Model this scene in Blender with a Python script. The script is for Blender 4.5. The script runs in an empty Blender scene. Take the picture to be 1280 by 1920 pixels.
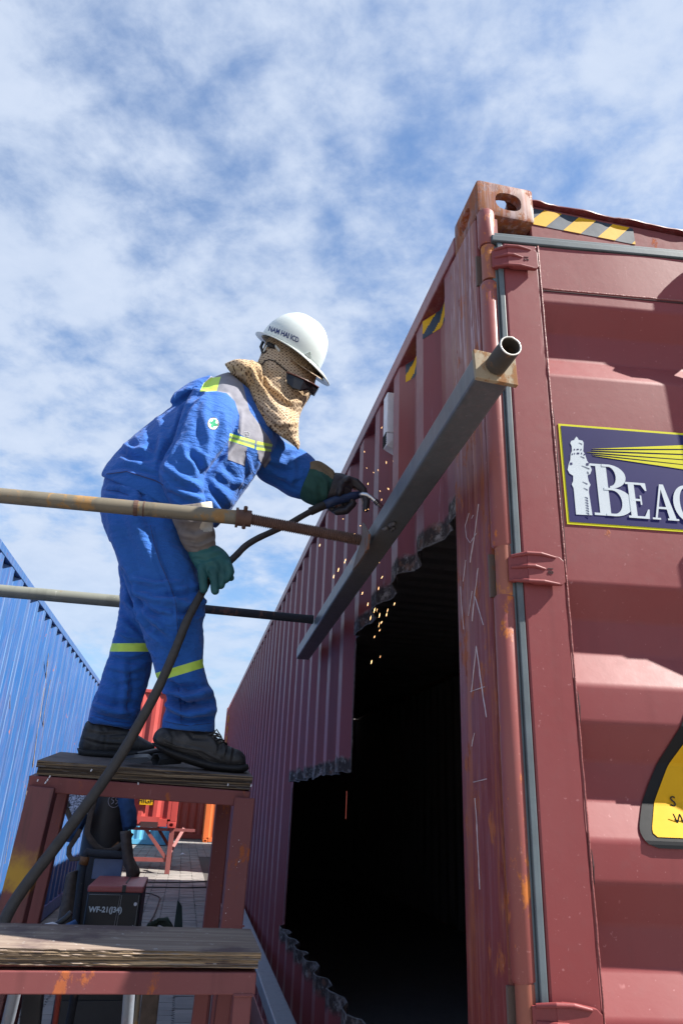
import bpy, bmesh, math, random
import numpy as np
from mathutils import Vector, Matrix, noise
from mathutils.bvhtree import BVHTree
random.seed(7); rng = np.random.RandomState(5)
R_ = math.radians
scene = bpy.context.scene
COL = scene.collection

# ------------------------------------------------------------------ camera
CAM = np.array([-.5789, -1.3156, 1.3193])
V1 = np.array([-295., 540.]); VV = np.array([138., -3160.])
FPX = math.sqrt(-(V1 @ VV))
_y = np.array([V1[0], V1[1], FPX]); _y /= np.linalg.norm(_y)
_z = np.array([VV[0], VV[1], FPX]); _z /= np.linalg.norm(_z)
_x = np.cross(_y, _z); _x = _x if _x[0] > 0 else -_x
RW = np.array([_x, _y, _z])                     # world = RW @ camera(right, down, forward)
cd = bpy.data.cameras.new("camera"); cam = bpy.data.objects.new("camera", cd); COL.objects.link(cam)
cd.sensor_fit = 'HORIZONTAL'; cd.sensor_width = 36; cd.lens = FPX / 1280 * 36
cd.clip_start = .02; cd.clip_end = 2000
cam.matrix_world = Matrix(((RW[0,0], -RW[0,1], -RW[0,2], CAM[0]), (RW[1,0], -RW[1,1], -RW[1,2], CAM[1]),
                           (RW[2,0], -RW[2,1], -RW[2,2], CAM[2]), (0, 0, 0, 1)))
scene.camera = cam

# ------------------------------------------------------------------ sky, sun, exposure
SUN = Vector((1., -.42, 1.17)).normalized()
world = bpy.data.worlds.new("World"); scene.world = world; world.use_nodes = True
def build_sky():
    nt = world.node_tree; nt.nodes.clear(); N = nt.nodes.new; L = nt.links.new
    out = N('ShaderNodeOutputWorld'); bg = N('ShaderNodeBackground'); bg.inputs[1].default_value = .052
    sky = N('ShaderNodeTexSky'); sky.sky_type = 'NISHITA'; sky.sun_disc = False
    sky.sun_elevation = math.asin(SUN.z); sky.sun_rotation = math.atan2(SUN.x, SUN.y)
    sky.air_density = 1.25; sky.dust_density = .4; sky.ozone_density = 2.2
    tc = N('ShaderNodeTexCoord'); sep = N('ShaderNodeSeparateXYZ'); L(tc.outputs['Generated'], sep.inputs[0])
    zc = N('ShaderNodeMath'); zc.operation = 'MAXIMUM'; zc.inputs[1].default_value = 0.0; L(sep.outputs[2], zc.inputs[0])
    za = N('ShaderNodeMath'); za.operation = 'ADD'; za.inputs[1].default_value = .22; L(zc.outputs[0], za.inputs[0])
    dx = N('ShaderNodeMath'); dx.operation = 'DIVIDE'; L(sep.outputs[0], dx.inputs[0]); L(za.outputs[0], dx.inputs[1])
    dy = N('ShaderNodeMath'); dy.operation = 'DIVIDE'; L(sep.outputs[1], dy.inputs[0]); L(za.outputs[0], dy.inputs[1])
    cmb = N('ShaderNodeCombineXYZ'); L(dx.outputs[0], cmb.inputs[0]); L(dy.outputs[0], cmb.inputs[1])
    mp = N('ShaderNodeMapping'); mp.inputs['Rotation'].default_value = (0, 0, R_(35)); mp.inputs['Scale'].default_value = (1.0, 1.08, 1)
    mp.inputs['Location'].default_value = (3.1, 1.7, 0.4); L(cmb.outputs[0], mp.inputs[0])
    def noi(sc, det, rough, dist=0):
        n = N('ShaderNodeTexNoise'); n.inputs['Scale'].default_value = sc; n.inputs['Detail'].default_value = det
        n.inputs['Roughness'].default_value = rough; n.inputs['Distortion'].default_value = dist; L(mp.outputs[0], n.inputs['Vector']); return n
    n1 = noi(1.5, 3, .5, .3); n2 = noi(7.5, 8, .58, .15); n3 = noi(22, 6, .6, .3)
    def ma(op, a, b):
        m = N('ShaderNodeMath'); m.operation = op
        for i, v in enumerate((a, b)):
            if isinstance(v, (int, float)): m.inputs[i].default_value = v
            else: L(v, m.inputs[i])
        return m.outputs[0]
    s = ma('ADD', ma('MULTIPLY', n1.outputs[0], .66), ma('ADD', ma('MULTIPLY', n2.outputs[0], .40), ma('MULTIPLY', n3.outputs[0], .13)))
    rmp = N('ShaderNodeMapRange'); rmp.interpolation_type = 'SMOOTHSTEP'
    rmp.inputs[1].default_value = .435; rmp.inputs[2].default_value = .640; rmp.inputs[3].default_value = .12; rmp.inputs[4].default_value = .93
    L(s, rmp.inputs[0])
    # thinner clouds low down
    lo = N('ShaderNodeMapRange'); lo.inputs[1].default_value = .0; lo.inputs[2].default_value = .3; lo.inputs[3].default_value = .55; lo.inputs[4].default_value = 1
    L(sep.outputs[2], lo.inputs[0])
    f = ma('MULTIPLY', rmp.outputs[0], lo.outputs[0])
    cr = N('ShaderNodeMixRGB'); L(n2.outputs[0], cr.inputs[0])
    cr.inputs[1].default_value = (3.7, 4.6, 6.2, 1); cr.inputs[2].default_value = (6.0, 6.6, 7.7, 1)
    tint = N('ShaderNodeMixRGB'); tint.blend_type = 'MULTIPLY'; tint.inputs[0].default_value = 1; tint.inputs[2].default_value = (.88, 1.18, 1.46, 1)
    L(sky.outputs[0], tint.inputs[1])
    hz = N('ShaderNodeMapRange'); hz.interpolation_type = 'SMOOTHSTEP'; hz.inputs[1].default_value = -.02; hz.inputs[2].default_value = .34; hz.inputs[3].default_value = .85; hz.inputs[4].default_value = 0; L(sep.outputs[2], hz.inputs[0])
    pale = N('ShaderNodeMixRGB'); L(hz.outputs[0], pale.inputs[0]); L(tint.outputs[0], pale.inputs[1]); pale.inputs[2].default_value = (3.4, 4.6, 6.3, 1)
    mx = N('ShaderNodeMixRGB'); L(f, mx.inputs[0]); L(pale.outputs[0], mx.inputs[1]); L(cr.outputs[0], mx.inputs[2])
    L(mx.outputs[0], bg.inputs[0]); L(bg.outputs[0], out.inputs[0])
build_sky()
sd = bpy.data.lights.new("sun", 'SUN'); sd.energy = 5.0; sd.angle = R_(.55); sd.color = (1, .955, .88)
so = bpy.data.objects.new("sun", sd); COL.objects.link(so); so.rotation_euler = (-SUN).to_track_quat('-Z', 'Y').to_euler(); so.location = (5, -3, 8)
scene.view_settings.view_transform = 'Standard'; scene.view_settings.look = 'None'
scene.view_settings.exposure = 1.38; scene.view_settings.gamma = 1; scene.view_settings.use_curve_mapping = False

# ------------------------------------------------------------------ helpers
def at(px, py, y=None, x=None, z=None):
    r = RW @ np.array([px - 640, py - 960, FPX])
    k, v = (1, y) if y is not None else ((0, x) if x is not None else (2, z))
    return Vector(CAM + r * ((v - CAM[k]) / r[k]))
def project(co):
    c = (np.asarray(co) - CAM) @ RW
    return c[:, :2] / c[:, 2:3] * FPX + np.array([640, 960]), c[:, 2]

class MB:
    def __init__(s): s.v = []; s.f = []; s.m = []
    def add(s, vs, fs, m=0):
        b = len(s.v); s.v += [tuple(v) for v in vs]; s.f += [tuple(i + b for i in f) for f in fs]; s.m += [m] * len(fs); return s
    def box(s, lo, hi, m=0):
        x0, y0, z0 = lo; x1, y1, z1 = hi
        return s.hexa([(x0,y0,z0),(x1,y0,z0),(x1,y1,z0),(x0,y1,z0),(x0,y0,z1),(x1,y0,z1),(x1,y1,z1),(x0,y1,z1)], m)
    def hexa(s, v, m=0):
        return s.add(v, [(3,2,1,0),(4,5,6,7),(0,1,5,4),(1,2,6,5),(2,3,7,6),(3,0,4,7)], m)
    def bar(s, a, b, w, h, up=(0,0,1), m=0):
        a = Vector(a); b = Vector(b); t = (b - a).normalized(); sx = t.cross(Vector(up))
        if sx.length < 1e-4: sx = Vector((1,0,0))
        sx.normalize(); u = sx.cross(t)
        o = [(-1,-1),(1,-1),(1,1),(-1,1)]
        vs = [a + sx*i*w/2 + u*j*h/2 for i, j in o] + [b + sx*i*w/2 + u*j*h/2 for i, j in o]
        return s.hexa(vs, m)
    def tube(s, pts, r, seg=14, m=0, cap=True, flat=1.):
        pts = [Vector(p) for p in pts]; n = len(pts)
        rs = r if isinstance(r, (list, tuple)) else [r] * n
        t0 = (pts[1] - pts[0]).normalized(); up = Vector((0,0,1)) if abs(t0.z) < .9 else Vector((0,1,0))
        nrm = t0.cross(up).normalized(); vs = []; fs = []
        for i, p in enumerate(pts):
            t = (pts[min(i+1, n-1)] - pts[max(i-1, 0)]).normalized()
            nrm = (nrm - t * nrm.dot(t)).normalized(); bn = t.cross(nrm)
            for k in range(seg):
                a = 2*math.pi*k/seg; vs.append(p + (nrm*math.cos(a) + bn*math.sin(a)*flat) * rs[i])
        for i in range(n-1):
            for k in range(seg):
                k2 = (k+1) % seg; fs.append((i*seg+k, i*seg+k2, (i+1)*seg+k2, (i+1)*seg+k))
        if cap: fs.append(tuple(range(seg-1, -1, -1))); fs.append(tuple((n-1)*seg+k for k in range(seg)))
        return s.add(vs, fs, m)
    def pipe(s, a, b, ro, ri, seg=20, m=0, mi=None):
        """open hollow pipe"""
        a = Vector(a); b = Vector(b); t = (b-a).normalized(); up = Vector((0,0,1)) if abs(t.z) < .9 else Vector((0,1,0))
        n1 = t.cross(up).normalized(); n2 = t.cross(n1); vs = []
        for p, r in ((a,ro),(b,ro),(b,ri),(a,ri)):
            for k in range(seg):
                an = 2*math.pi*k/seg; vs.append(p + (n1*math.cos(an) + n2*math.sin(an))*r)
        fs = []
        for j in range(4):
            for k in range(seg):
                k2 = (k+1)%seg; fs.append((j*seg+k, j*seg+k2, ((j+1)%4)*seg+k2, ((j+1)%4)*seg+k))
        return s.add(vs, fs, m)
    def prism(s, poly, off, m=0):
        """polygon (3-D points, planar) extruded by off"""
        poly = [Vector(p) for p in poly]; off = Vector(off); n = len(poly)
        vs = poly + [p + off for p in poly]
        fs = [tuple(range(n-1,-1,-1)), tuple(range(n, 2*n))] + [(i,(i+1)%n,(i+1)%n+n,i+n) for i in range(n)]
        return s.add(vs, fs, m)
    def loft(s, rings, m=0, cap=True):
        n = len(rings[0]); vs = [v for r in rings for v in r]; fs = []
        for i in range(len(rings)-1):
            for k in range(n):
                k2 = (k+1)%n; fs.append((i*n+k, i*n+k2, (i+1)*n+k2, (i+1)*n+k))
        if cap: fs.append(tuple(range(n-1,-1,-1))); fs.append(tuple((len(rings)-1)*n+k for k in range(n)))
        return s.add(vs, fs, m)
    def build_each(s, name, mats, parent=None, weld=False, **k):
        """one object per connected piece"""
        if weld:
            key = {}; mp = []; nv = []
            for v in s.v:
                q = tuple(round(c, 5) for c in v)
                if q not in key: key[q] = len(nv); nv.append(v)
                mp.append(key[q])
            s.v = nv; s.f = [tuple(mp[i] for i in f) for f in s.f]
        par = list(range(len(s.v))); last = None
        def find(a):
            while par[a] != a: par[a] = par[par[a]]; a = par[a]
            return a
        for f in s.f:
            for i in f[1:]: par[find(i)] = find(f[0])
        comp = {}
        for f in s.f: comp.setdefault(find(f[0]), []).append(f)
        for fs in comp.values():
            ids = sorted({i for f in fs for i in f}); mp = {a: b for b, a in enumerate(ids)}
            m = MB(); m.add([s.v[i] for i in ids], [tuple(mp[i] for i in f) for f in fs]); last = m.build(name, mats, parent, **k)
        return last
    def build(s, name, mats, parent=None, smooth=False, bevel=0, fix=True):
        me = bpy.data.meshes.new(name); me.from_pydata([tuple(v) for v in s.v], [], s.f); me.update()
        if fix:
            bm = bmesh.new(); bm.from_mesh(me); bmesh.ops.recalc_face_normals(bm, faces=bm.faces); bm.to_mesh(me); bm.free()
        return place(name, me, mats, parent, smooth, bevel, s.m)

WLOC = {}
def place(name, me, mats, parent=None, smooth=False, bevel=0, midx=None):
    if not isinstance(mats, (list, tuple)): mats = [mats]
    for mt in mats: me.materials.append(mt)
    n = len(me.vertices); co = np.empty(n*3); me.vertices.foreach_get('co', co); co = co.reshape(-1,3)
    c = (co.min(0) + co.max(0))/2; c[2] = co[:,2].min(); co -= c; me.vertices.foreach_set('co', co.ravel())
    if midx is not None and len(mats) > 1 and len(midx) == len(me.polygons): me.polygons.foreach_set('material_index', midx)
    if smooth: me.polygons.foreach_set('use_smooth', [True]*len(me.polygons))
    me.update()
    o = bpy.data.objects.new(name, me); COL.objects.link(o); o.location = c; WLOC[o.name] = Vector(c)
    if parent is not None:
        o.parent = parent; o.matrix_parent_inverse = Matrix.Translation(-WLOC[parent.name])
    if smooth == 'auto': 
        pass
    if bevel:
        b = o.modifiers.new('bevel', 'BEVEL'); b.width = bevel; b.segments = 2; b.limit_method = 'ANGLE'; b.angle_limit = R_(40)
    return o
def sharp(o, deg=35):
    me = o.data; me.polygons.foreach_set('use_smooth', [True]*len(me.polygons))
    bm = bmesh.new(); bm.from_mesh(me)
    for e in bm.edges:
        e.smooth = len(e.link_faces) == 2 and e.calc_face_angle(0) < R_(deg)
    bm.to_mesh(me); bm.free(); return o
def thing(name, label, cat, loc=(0,0,0), group=None):
    o = bpy.data.objects.new(name, None); COL.objects.link(o); o.location = loc; o.empty_display_size = .1
    WLOC[o.name] = Vector(loc); return tag(o, label, cat, group)
def tag(o, label=None, cat=None, group=None, kind=None):
    if label: o['label'] = label
    if cat: o['category'] = cat
    if group: o['group'] = group
    if kind: o['kind'] = kind
    return o

# ------------------------------------------------------------------ materials
class NT:
    def __init__(s, name):
        s.mat = bpy.data.materials.new(name); s.mat.use_nodes = True; s.nt = s.mat.node_tree
        s.b = s.nt.nodes['Principled BSDF']; s.tc = s.n('ShaderNodeTexCoord'); s.geo = s.n('ShaderNodeNewGeometry')
    def n(s, t): return s.nt.nodes.new(t)
    def l(s, a, b): s.nt.links.new(a, b)
    def map(s, scale=(1,1,1), rot=(0,0,0), src=None, loc=(0,0,0)):
        m = s.n('ShaderNodeMapping'); m.inputs['Scale'].default_value = scale; m.inputs['Rotation'].default_value = rot; m.inputs['Location'].default_value = loc
        s.l(src or s.geo.outputs['Position'], m.inputs[0]); return m.outputs[0]
    def noise(s, scale, det=4, rough=.5, vec=None, dist=0):
        m = s.n('ShaderNodeTexNoise'); m.inputs['Scale'].default_value = scale; m.inputs['Detail'].default_value = det
        m.inputs['Roughness'].default_value = rough; m.inputs['Distortion'].default_value = dist
        s.l(vec or s.geo.outputs['Position'], m.inputs['Vector']); return m.outputs[0]
    def ramp(s, v, a, b, lo=0., hi=1.):
        m = s.n('ShaderNodeMapRange'); m.interpolation_type = 'SMOOTHSTEP'
        for i, x in enumerate((a, b, lo, hi)): m.inputs[i+1].default_value = x
        s.l(v, m.inputs[0]); return m.outputs[0]
    def math(s, op, a, b=0.):
        m = s.n('ShaderNodeMath'); m.operation = op
        for i, x in enumerate((a, b)):
            if isinstance(x, (int, float)): m.inputs[i].default_value = x
            else: s.l(x, m.inputs[i])
        return m.outputs[0]
    def mix(s, f, a, b, mode='MIX'):
        m = s.n('ShaderNodeMixRGB'); m.blend_type = mode
        for i, x in enumerate((f, a, b)):
            if isinstance(x, (int, float)): m.inputs[i].default_value = x if i == 0 else (x,x,x,1)
            elif isinstance(x, tuple): m.inputs[i].default_value = (*x, 1) if len(x) == 3 else x
            else: s.l(x, m.inputs[i])
        return m.outputs[0]
    def bump(s, h, strength=.3, dist=.01, prev=None):
        m = s.n('ShaderNodeBump'); m.inputs['Strength'].default_value = strength; m.inputs['Distance'].default_value = dist
        s.l(h, m.inputs['Height'])
        if prev: s.l(prev, m.inputs['Normal'])
        return m.outputs[0]
    def out(s, col=None, rough=None, nrm=None, metal=0, spec=None):
        for k, x in (('Base Color', col), ('Roughness', rough)):
            if x is None: continue
            if isinstance(x, tuple): s.b.inputs[k].default_value = (*x, 1)
            elif isinstance(x, (int, float)): s.b.inputs[k].default_value = x
            else: s.l(x, s.b.inputs[k])
        if nrm: s.l(nrm, s.b.inputs['Normal'])
        s.b.inputs['Metallic'].default_value = metal
        if spec is not None: s.b.inputs['Specular IOR Level'].default_value = spec
        return s.mat

def paint(name, col, rust=.1, fade=.3, rough=.42, rustcol=(.20,.055,.02), dirt=.3, streak=.3, wav=.25, scr=.0):
    t = NT(name)
    big = t.noise(1.7, 4, .55); fine = t.noise(38, 5, .65); st = t.noise(1, 6, .6, t.map((16, 16, 1.1)))
    faded = tuple(min(1, c*.9 + .045) for c in col); dark = tuple(c*.45 for c in col)
    c = t.mix(t.math('MULTIPLY', t.ramp(big, .35, .7), fade), col, faded)
    c = t.mix(t.math('MULTIPLY', t.ramp(st, .52, .72), streak), c, dark)
    c = t.mix(t.math('MULTIPLY', t.ramp(fine, .5, .8), dirt*.5), c, tuple(.5*x+.05 for x in col))
    sp = t.noise(9, 9, .72, t.map((1.5, 1.5, .8))); f = t.ramp(sp, .68 - rust*.36, .73 - rust*.33)
    c = t.mix(f, c, t.mix(fine, rustcol, tuple(x*2.0 for x in rustcol)))
    spk = t.noise(130, 2, .5); c = t.mix(t.math('MULTIPLY', t.ramp(spk, .70, .76), .5), c, tuple(min(1, x*1.3+.12) for x in col))
    thin = t.noise(1, 3, .6, t.map((30, 30, 4), (.5, .9, .2))); c = t.mix(t.math('MULTIPLY', t.ramp(thin, .71, .76), .55), c, tuple(min(1, x*1.4+.10) for x in col))
    if scr > .3:
        rs = t.noise(1, 6, .7, t.map((34, 34, 1.1), loc=(2, 7, 3))); c = t.mix(t.math('MULTIPLY', t.ramp(rs, .49, .61), .9), c, t.mix(fine, (.16,.035,.016), (.34,.10,.03)))
    if scr:
        sc = t.noise(1, 5, .7, t.map((55, 55, 2.2), (0.05, .03, 0))); zs = t.n('ShaderNodeSeparateXYZ'); t.l(t.geo.outputs['Position'], zs.inputs[0]); c = t.mix(t.math('MULTIPLY', t.ramp(sc, .50, .60), t.ramp(zs.outputs[2], 1.9, 2.6, scr*.12, scr) if scr > .3 else scr), c, (.40,.30,.33))
        sc2 = t.noise(1, 4, .7, t.map((70, 70, 3.5), (-.04, .06, 0), loc=(4,2,1))); c = t.mix(t.math('MULTIPLY', t.ramp(sc2, .54, .60), scr*1.4), c, (.15,.025,.018))
    nb = t.bump(t.noise(2.3, 2, .5), wav, .02); nb = t.bump(fine, .06, .004, nb); nb = t.bump(f, .2, .002, nb)
    r = t.math('ADD', t.math('MULTIPLY', fine, .2), t.math('ADD', t.math('MULTIPLY', f, .35), rough - .1))
    return t.out(c, r, nb, spec=.36)

def leg_mat():
    t = NT('stool leg paint with yellow patch'); sep = t.n('ShaderNodeSeparateXYZ'); t.l(t.geo.outputs['Position'], sep.inputs[0])
    n = t.noise(24, 5, .6); st = t.noise(1, 4, .6, t.map((30,30,4)))
    z = t.math('ADD', sep.outputs[2], t.math('MULTIPLY', t.math('SUBTRACT', n, .5), .10))
    band = t.math('MULTIPLY', t.ramp(z, 1.08, 1.115), t.ramp(z, 1.13, 1.205, 1, 0))
    side = t.ramp(sep.outputs[0], -.95, -.90, 1, 0)
    c = t.mix(t.ramp(st, .45, .7), (.13,.033,.035), (.08,.025,.026)); c = t.mix(t.math('MULTIPLY', t.math('MULTIPLY', band, side), .85), c, (.42,.24,.01))
    return t.out(c, .55, t.bump(n, .15, .004))
def flat(name, col, rough=.6, metal=0, var=.25, sc=20, bump=.15, bd=.004, coord='pos', spec=.38):
    t = NT(name); n = t.noise(sc, 5, .6, None if coord == 'pos' else t.tc.outputs['Object'])
    c = t.mix(t.math('MULTIPLY', t.ramp(n, .3, .75), var), col, tuple(x*.35 for x in col))
    return t.out(c, t.math('ADD', t.math('MULTIPLY', n, .2), rough-.1), t.bump(n, bump, bd), metal, spec)

M = {}
M['maroon'] = paint('maroon container paint', (.185,.030,.031), rust=.02, fade=.35, streak=.18, rough=.50, wav=.22)
M['header'] = paint('matt maroon header paint', (.16,.040,.042), rust=.1, fade=.3, rough=.8)
M['maroon_side'] = paint('maroon side paint', (.18,.034,.036), rust=.04, fade=.3, streak=.35, rough=.36, scr=.10)
M['interior'] = paint('dark interior paint', (.22,.20,.20), rust=.1, rough=.7)
M['post'] = paint('scraped maroon post paint', (.17,.030,.026), rust=.36, fade=.3, streak=.5, rough=.42, scr=.75)
M['post_top'] = paint('rusted casting paint', (.135,.050,.038), rust=.60, fade=.6, streak=.5, rough=.55, rustcol=(.16,.06,.025), scr=.35)
M['tube'] = paint('hinge tube paint', (.22,.055,.048), rust=.32, fade=.4, streak=.3, rough=.42, rustcol=(.30,.09,.02), scr=.0)
M['rusty_tube'] = paint('rusty hinge pin', (.26,.08,.05), rust=.48, rough=.5, rustcol=(.30,.11,.03))
M['blue_box'] = paint('blue container paint', (.022,.092,.26), rust=.14, fade=.18, streak=.2, rough=.42, scr=.12)
def edge_highlight_wear(mat, period, phase):  # pale lines paint edge highlights as well as wear onto the rib bends
    nt = mat.node_tree; b = nt.nodes['Principled BSDF']; src = b.inputs['Base Color'].links[0].from_socket; N = nt.nodes.new; L = nt.links.new
    g = N('ShaderNodeNewGeometry'); sp = N('ShaderNodeSeparateXYZ'); L(g.outputs['Position'], sp.inputs[0])
    def m(op, a, b_=0.):
        n = N('ShaderNodeMath'); n.operation = op
        for i, x in enumerate((a, b_)):
            if isinstance(x, (int, float)): n.inputs[i].default_value = x
            else: L(x, n.inputs[i])
        return n.outputs[0]
    f = m('FRACT', m('DIVIDE', m('SUBTRACT', sp.outputs[1], phase), period)); out = None
    for c in (0.0, 1.0, .72/2.78, 1.40/2.78, 2.10/2.78):
        k = m('LESS_THAN', m('ABSOLUTE', m('SUBTRACT', f, c)), .020 if c in (0., 1.) else .012); out = k if out is None else m('MAXIMUM', out, k)
    nz = N('ShaderNodeTexNoise'); nz.inputs['Scale'].default_value = 1; nz.inputs['Detail'].default_value = 5
    mp = N('ShaderNodeMapping'); mp.inputs['Scale'].default_value = (20, 20, 2.2); L(g.outputs['Position'], mp.inputs[0]); L(mp.outputs[0], nz.inputs['Vector'])
    r = N('ShaderNodeMapRange'); r.inputs[1].default_value = .42; r.inputs[2].default_value = .60; r.inputs[3].default_value = .10; r.inputs[4].default_value = .62; L(nz.outputs[0], r.inputs[0])
    mx = N('ShaderNodeMixRGB'); L(m('MULTIPLY', out, r.outputs[0]), mx.inputs[0]); L(src, mx.inputs[1]); mx.inputs[2].default_value = (.16, .27, .44, 1); L(mx.outputs[0], b.inputs['Base Color'])
edge_highlight_wear(M['blue_box'], .318, .45 + 1.49)
M['stool_red'] = paint('stool maroon paint', (.15,.038,.038), rust=.26, fade=.3, streak=.4, rough=.6)
M['stool_leg'] = leg_mat()
M['stool_yellow'] = paint('yellow patch paint', (.42,.25,.01), rust=.1, fade=.1, rough=.55)
M['red_far'] = paint('red container paint', (.42,.055,.045), rust=.07, fade=.45, streak=.2, rough=.5)
M['red_far2'] = paint('second red container paint', (.40,.07,.045), rust=.05, fade=.3, rough=.5)
M['orange_far'] = paint('orange container paint', (.60,.13,.03), rust=.05, fade=.2, rough=.5)
M['cyan_far'] = paint('light blue container paint', (.10,.38,.60), rust=.12, fade=.3, rough=.5)
M['trestle'] = paint('trestle maroon paint', (.22,.06,.055), rust=.12, rough=.6)
M['gasket'] = flat('grey rubber gasket', (.10,.125,.14), .5, var=.5, sc=12, bump=.12)
M['beam'] = paint('grey steel beam', (.072,.078,.086), rust=.02, fade=.35, rough=.42, streak=.25, wav=.1, scr=.05)
M['beam_low'] = paint('blue grey steel beam', (.20,.23,.28), rust=.03, fade=.35, rough=.5, wav=.1, scr=.1)
M['seam'] = flat('dark seam sealant', (.045,.018,.02), .8)
M['weldbead'] = flat('maroon weld bead', (.22,.065,.062), .5, sc=90, bump=.8)
M['yellow'] = flat('yellow tape', (.58,.32,.008), .6, var=.22, sc=9, spec=.15)
M['navy_tape'] = flat('dark tape', (.04,.058,.085), .6, var=.6, sc=9, spec=.2)
M['logo_navy'] = flat('navy print', (.020,.018,.095), .6, var=.25, sc=6, bump=.02, spec=.15)
M['logo_white'] = flat('white print', (.50,.55,.59), .6, var=.10, sc=9, bump=.02, spec=.15)
M['logo_yellow'] = flat('yellow print', (.56,.53,.015), .6, var=.12, sc=9, bump=.02, spec=.15)
M['black_print'] = flat('black print', (.012,.013,.015), .6, var=.2, bump=.02, spec=.15)
M['old_scratch'] = flat('bare scratched metal', (.30,.24,.21), .7, var=.6, sc=25)
M['chalk'] = flat('chalk', (.55,.50,.55), .9, var=.5, sc=60)
M['slag'] = flat('melted slag', (.13,.125,.135), .6, var=.9, sc=70, bump=1., bd=.01)
M['vent_white'] = flat('white vent plastic', (.62,.62,.66), .5, var=.2)
M['gusset'] = paint('rusty gusset', (.12,.085,.07), rust=.4, rough=.7, rustcol=(.12,.055,.035))
M['steel_tan'] = paint('bare rusty plate', (.28,.22,.14), rust=.45, rough=.7, rustcol=(.16,.08,.035))
M['pipe_dirty'] = paint('dirty pipe', (.045,.038,.030), rust=.45, rough=.7, rustcol=(.11,.06,.03))
M['bare_edge'] = flat('bright cut edge', (.6,.58,.54), .5, .3)
M['galv'] = paint('galvanised prop pipe', (.14,.12,.085), rust=.46, rough=.5, rustcol=(.17,.10,.04), fade=.5, streak=.6)
M['galv2'] = paint('pale galvanised pipe', (.17,.175,.145), rust=.3, rough=.5, rustcol=(.12,.09,.05), streak=.5)
M['pipe_dark'] = paint('dark blue grey pipe', (.022,.025,.032), rust=.3, rough=.75, rustcol=(.09,.05,.04))
M['thread'] = flat('rusty threaded rod', (.105,.055,.04), .7, var=.5, sc=30)
M['black_steel'] = flat('black steel', (.03,.03,.033), .45, var=.3)
M['hose'] = flat('dark rubber hose', (.045,.040,.037), .62, var=.4, sc=40, bump=.35)
M['chrome'] = flat('bright torch metal', (.62,.62,.64), .28, 1, var=.35, sc=30, bump=.05)
M['torch_blue'] = flat('blue black torch grip', (.018,.035,.09), .5, var=.3)
def boot_mat():
    t = NT('worn dusty black leather'); a = t.noise(13, 5, .65); b = t.noise(90, 4, .6)
    c = t.mix(t.math('MULTIPLY', t.ramp(a, .48, .72), .6), (.018,.018,.020), (.085,.082,.085)); c = t.mix(t.math('MULTIPLY', t.ramp(b, .62, .72), .5), c, (.12,.115,.11))
    return t.out(c, .6, t.bump(b, .3, .003, t.bump(t.noise(20,3,.5), .4, .01)))
M['boot'] = boot_mat()
M['boot_sole'] = flat('black rubber sole', (.018,.018,.02), .75, var=.3, sc=60, bump=.3)
M['stitch'] = flat('dark grey stitch', (.08,.075,.07), .8)
M['glove_green'] = flat('teal leather glove', (.018,.10,.105), .62, var=.6, sc=14, bump=.35, bd=.008)
M['glove_cuff'] = flat('grey suede cuff', (.20,.175,.165), .9, var=.7, sc=16, bump=.5, bd=.01)
M['glove_white'] = flat('off white suede', (.55,.50,.40), .85, var=.6, sc=22, bump=.4)
M['glove_black'] = flat('blackened leather glove', (.030,.026,.030), .5, var=.5, sc=18, bump=.4, bd=.01)
M['glove_tan'] = flat('tan leather', (.20,.15,.09), .8, var=.6, sc=20, bump=.4)
M['helmet'] = flat('white helmet plastic', (.58,.63,.61), .26, var=.12, sc=14, bump=.02)
M['navy_text'] = flat('navy lettering', (.02,.03,.12), .5, var=0)
M['glass'] = flat('black safety lens', (.008,.008,.01), .12, var=0, bump=0)
M['skin'] = flat('skin', (.35,.20,.14), .5, var=.1)
M['grey_cloth'] = flat('grey cotton', (.22,.22,.26), .85, var=.3, sc=30, bump=.3)
M['hivis'] = flat('lime reflective tape', (.50,.72,.10), .5, var=.15, sc=40)
M['hivis_grey'] = flat('grey reflective strip', (.20,.27,.18), .4, var=.3, sc=50)
M['white_cloth'] = flat('white patch', (.75,.78,.76), .8, var=.1)
M['green_cross'] = flat('green cross', (.015,.24,.12), .8, var=.1)
M['jacket_navy'] = flat('navy work jacket cloth', (.035,.085,.20), .9, var=.4, sc=18, bump=.5, bd=.01)
M['cylinder'] = flat('dark brown cylinder steel', (.045,.036,.033), .5, var=.5, sc=9, bump=.2)
M['strap'] = flat('brown webbing', (.10,.075,.06), .9, var=.5, sc=40, bump=.4)
M['tape_brown'] = flat('brown tape', (.20,.085,.03), .6)
M['feeder_lid'] = paint('red feeder lid', (.33,.08,.075), rust=.05, fade=.6, rough=.45)
M['feeder_black'] = flat('black feeder panel', (.016,.016,.018), .45, var=.3)
M['feeder_line'] = flat('grey print line', (.30,.30,.30), .6)
M['pale_blue'] = flat('pale blue plate', (.17,.22,.36), .5, var=.4, sc=10)
M['spark'] = None
t = NT('sparks'); t.b.inputs['Base Color'].default_value = (0,0,0,1); t.b.inputs['Emission Color'].default_value = (1,.55,.25,1); t.b.inputs['Emission Strength'].default_value = 2.2; M['spark'] = t.mat

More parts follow.
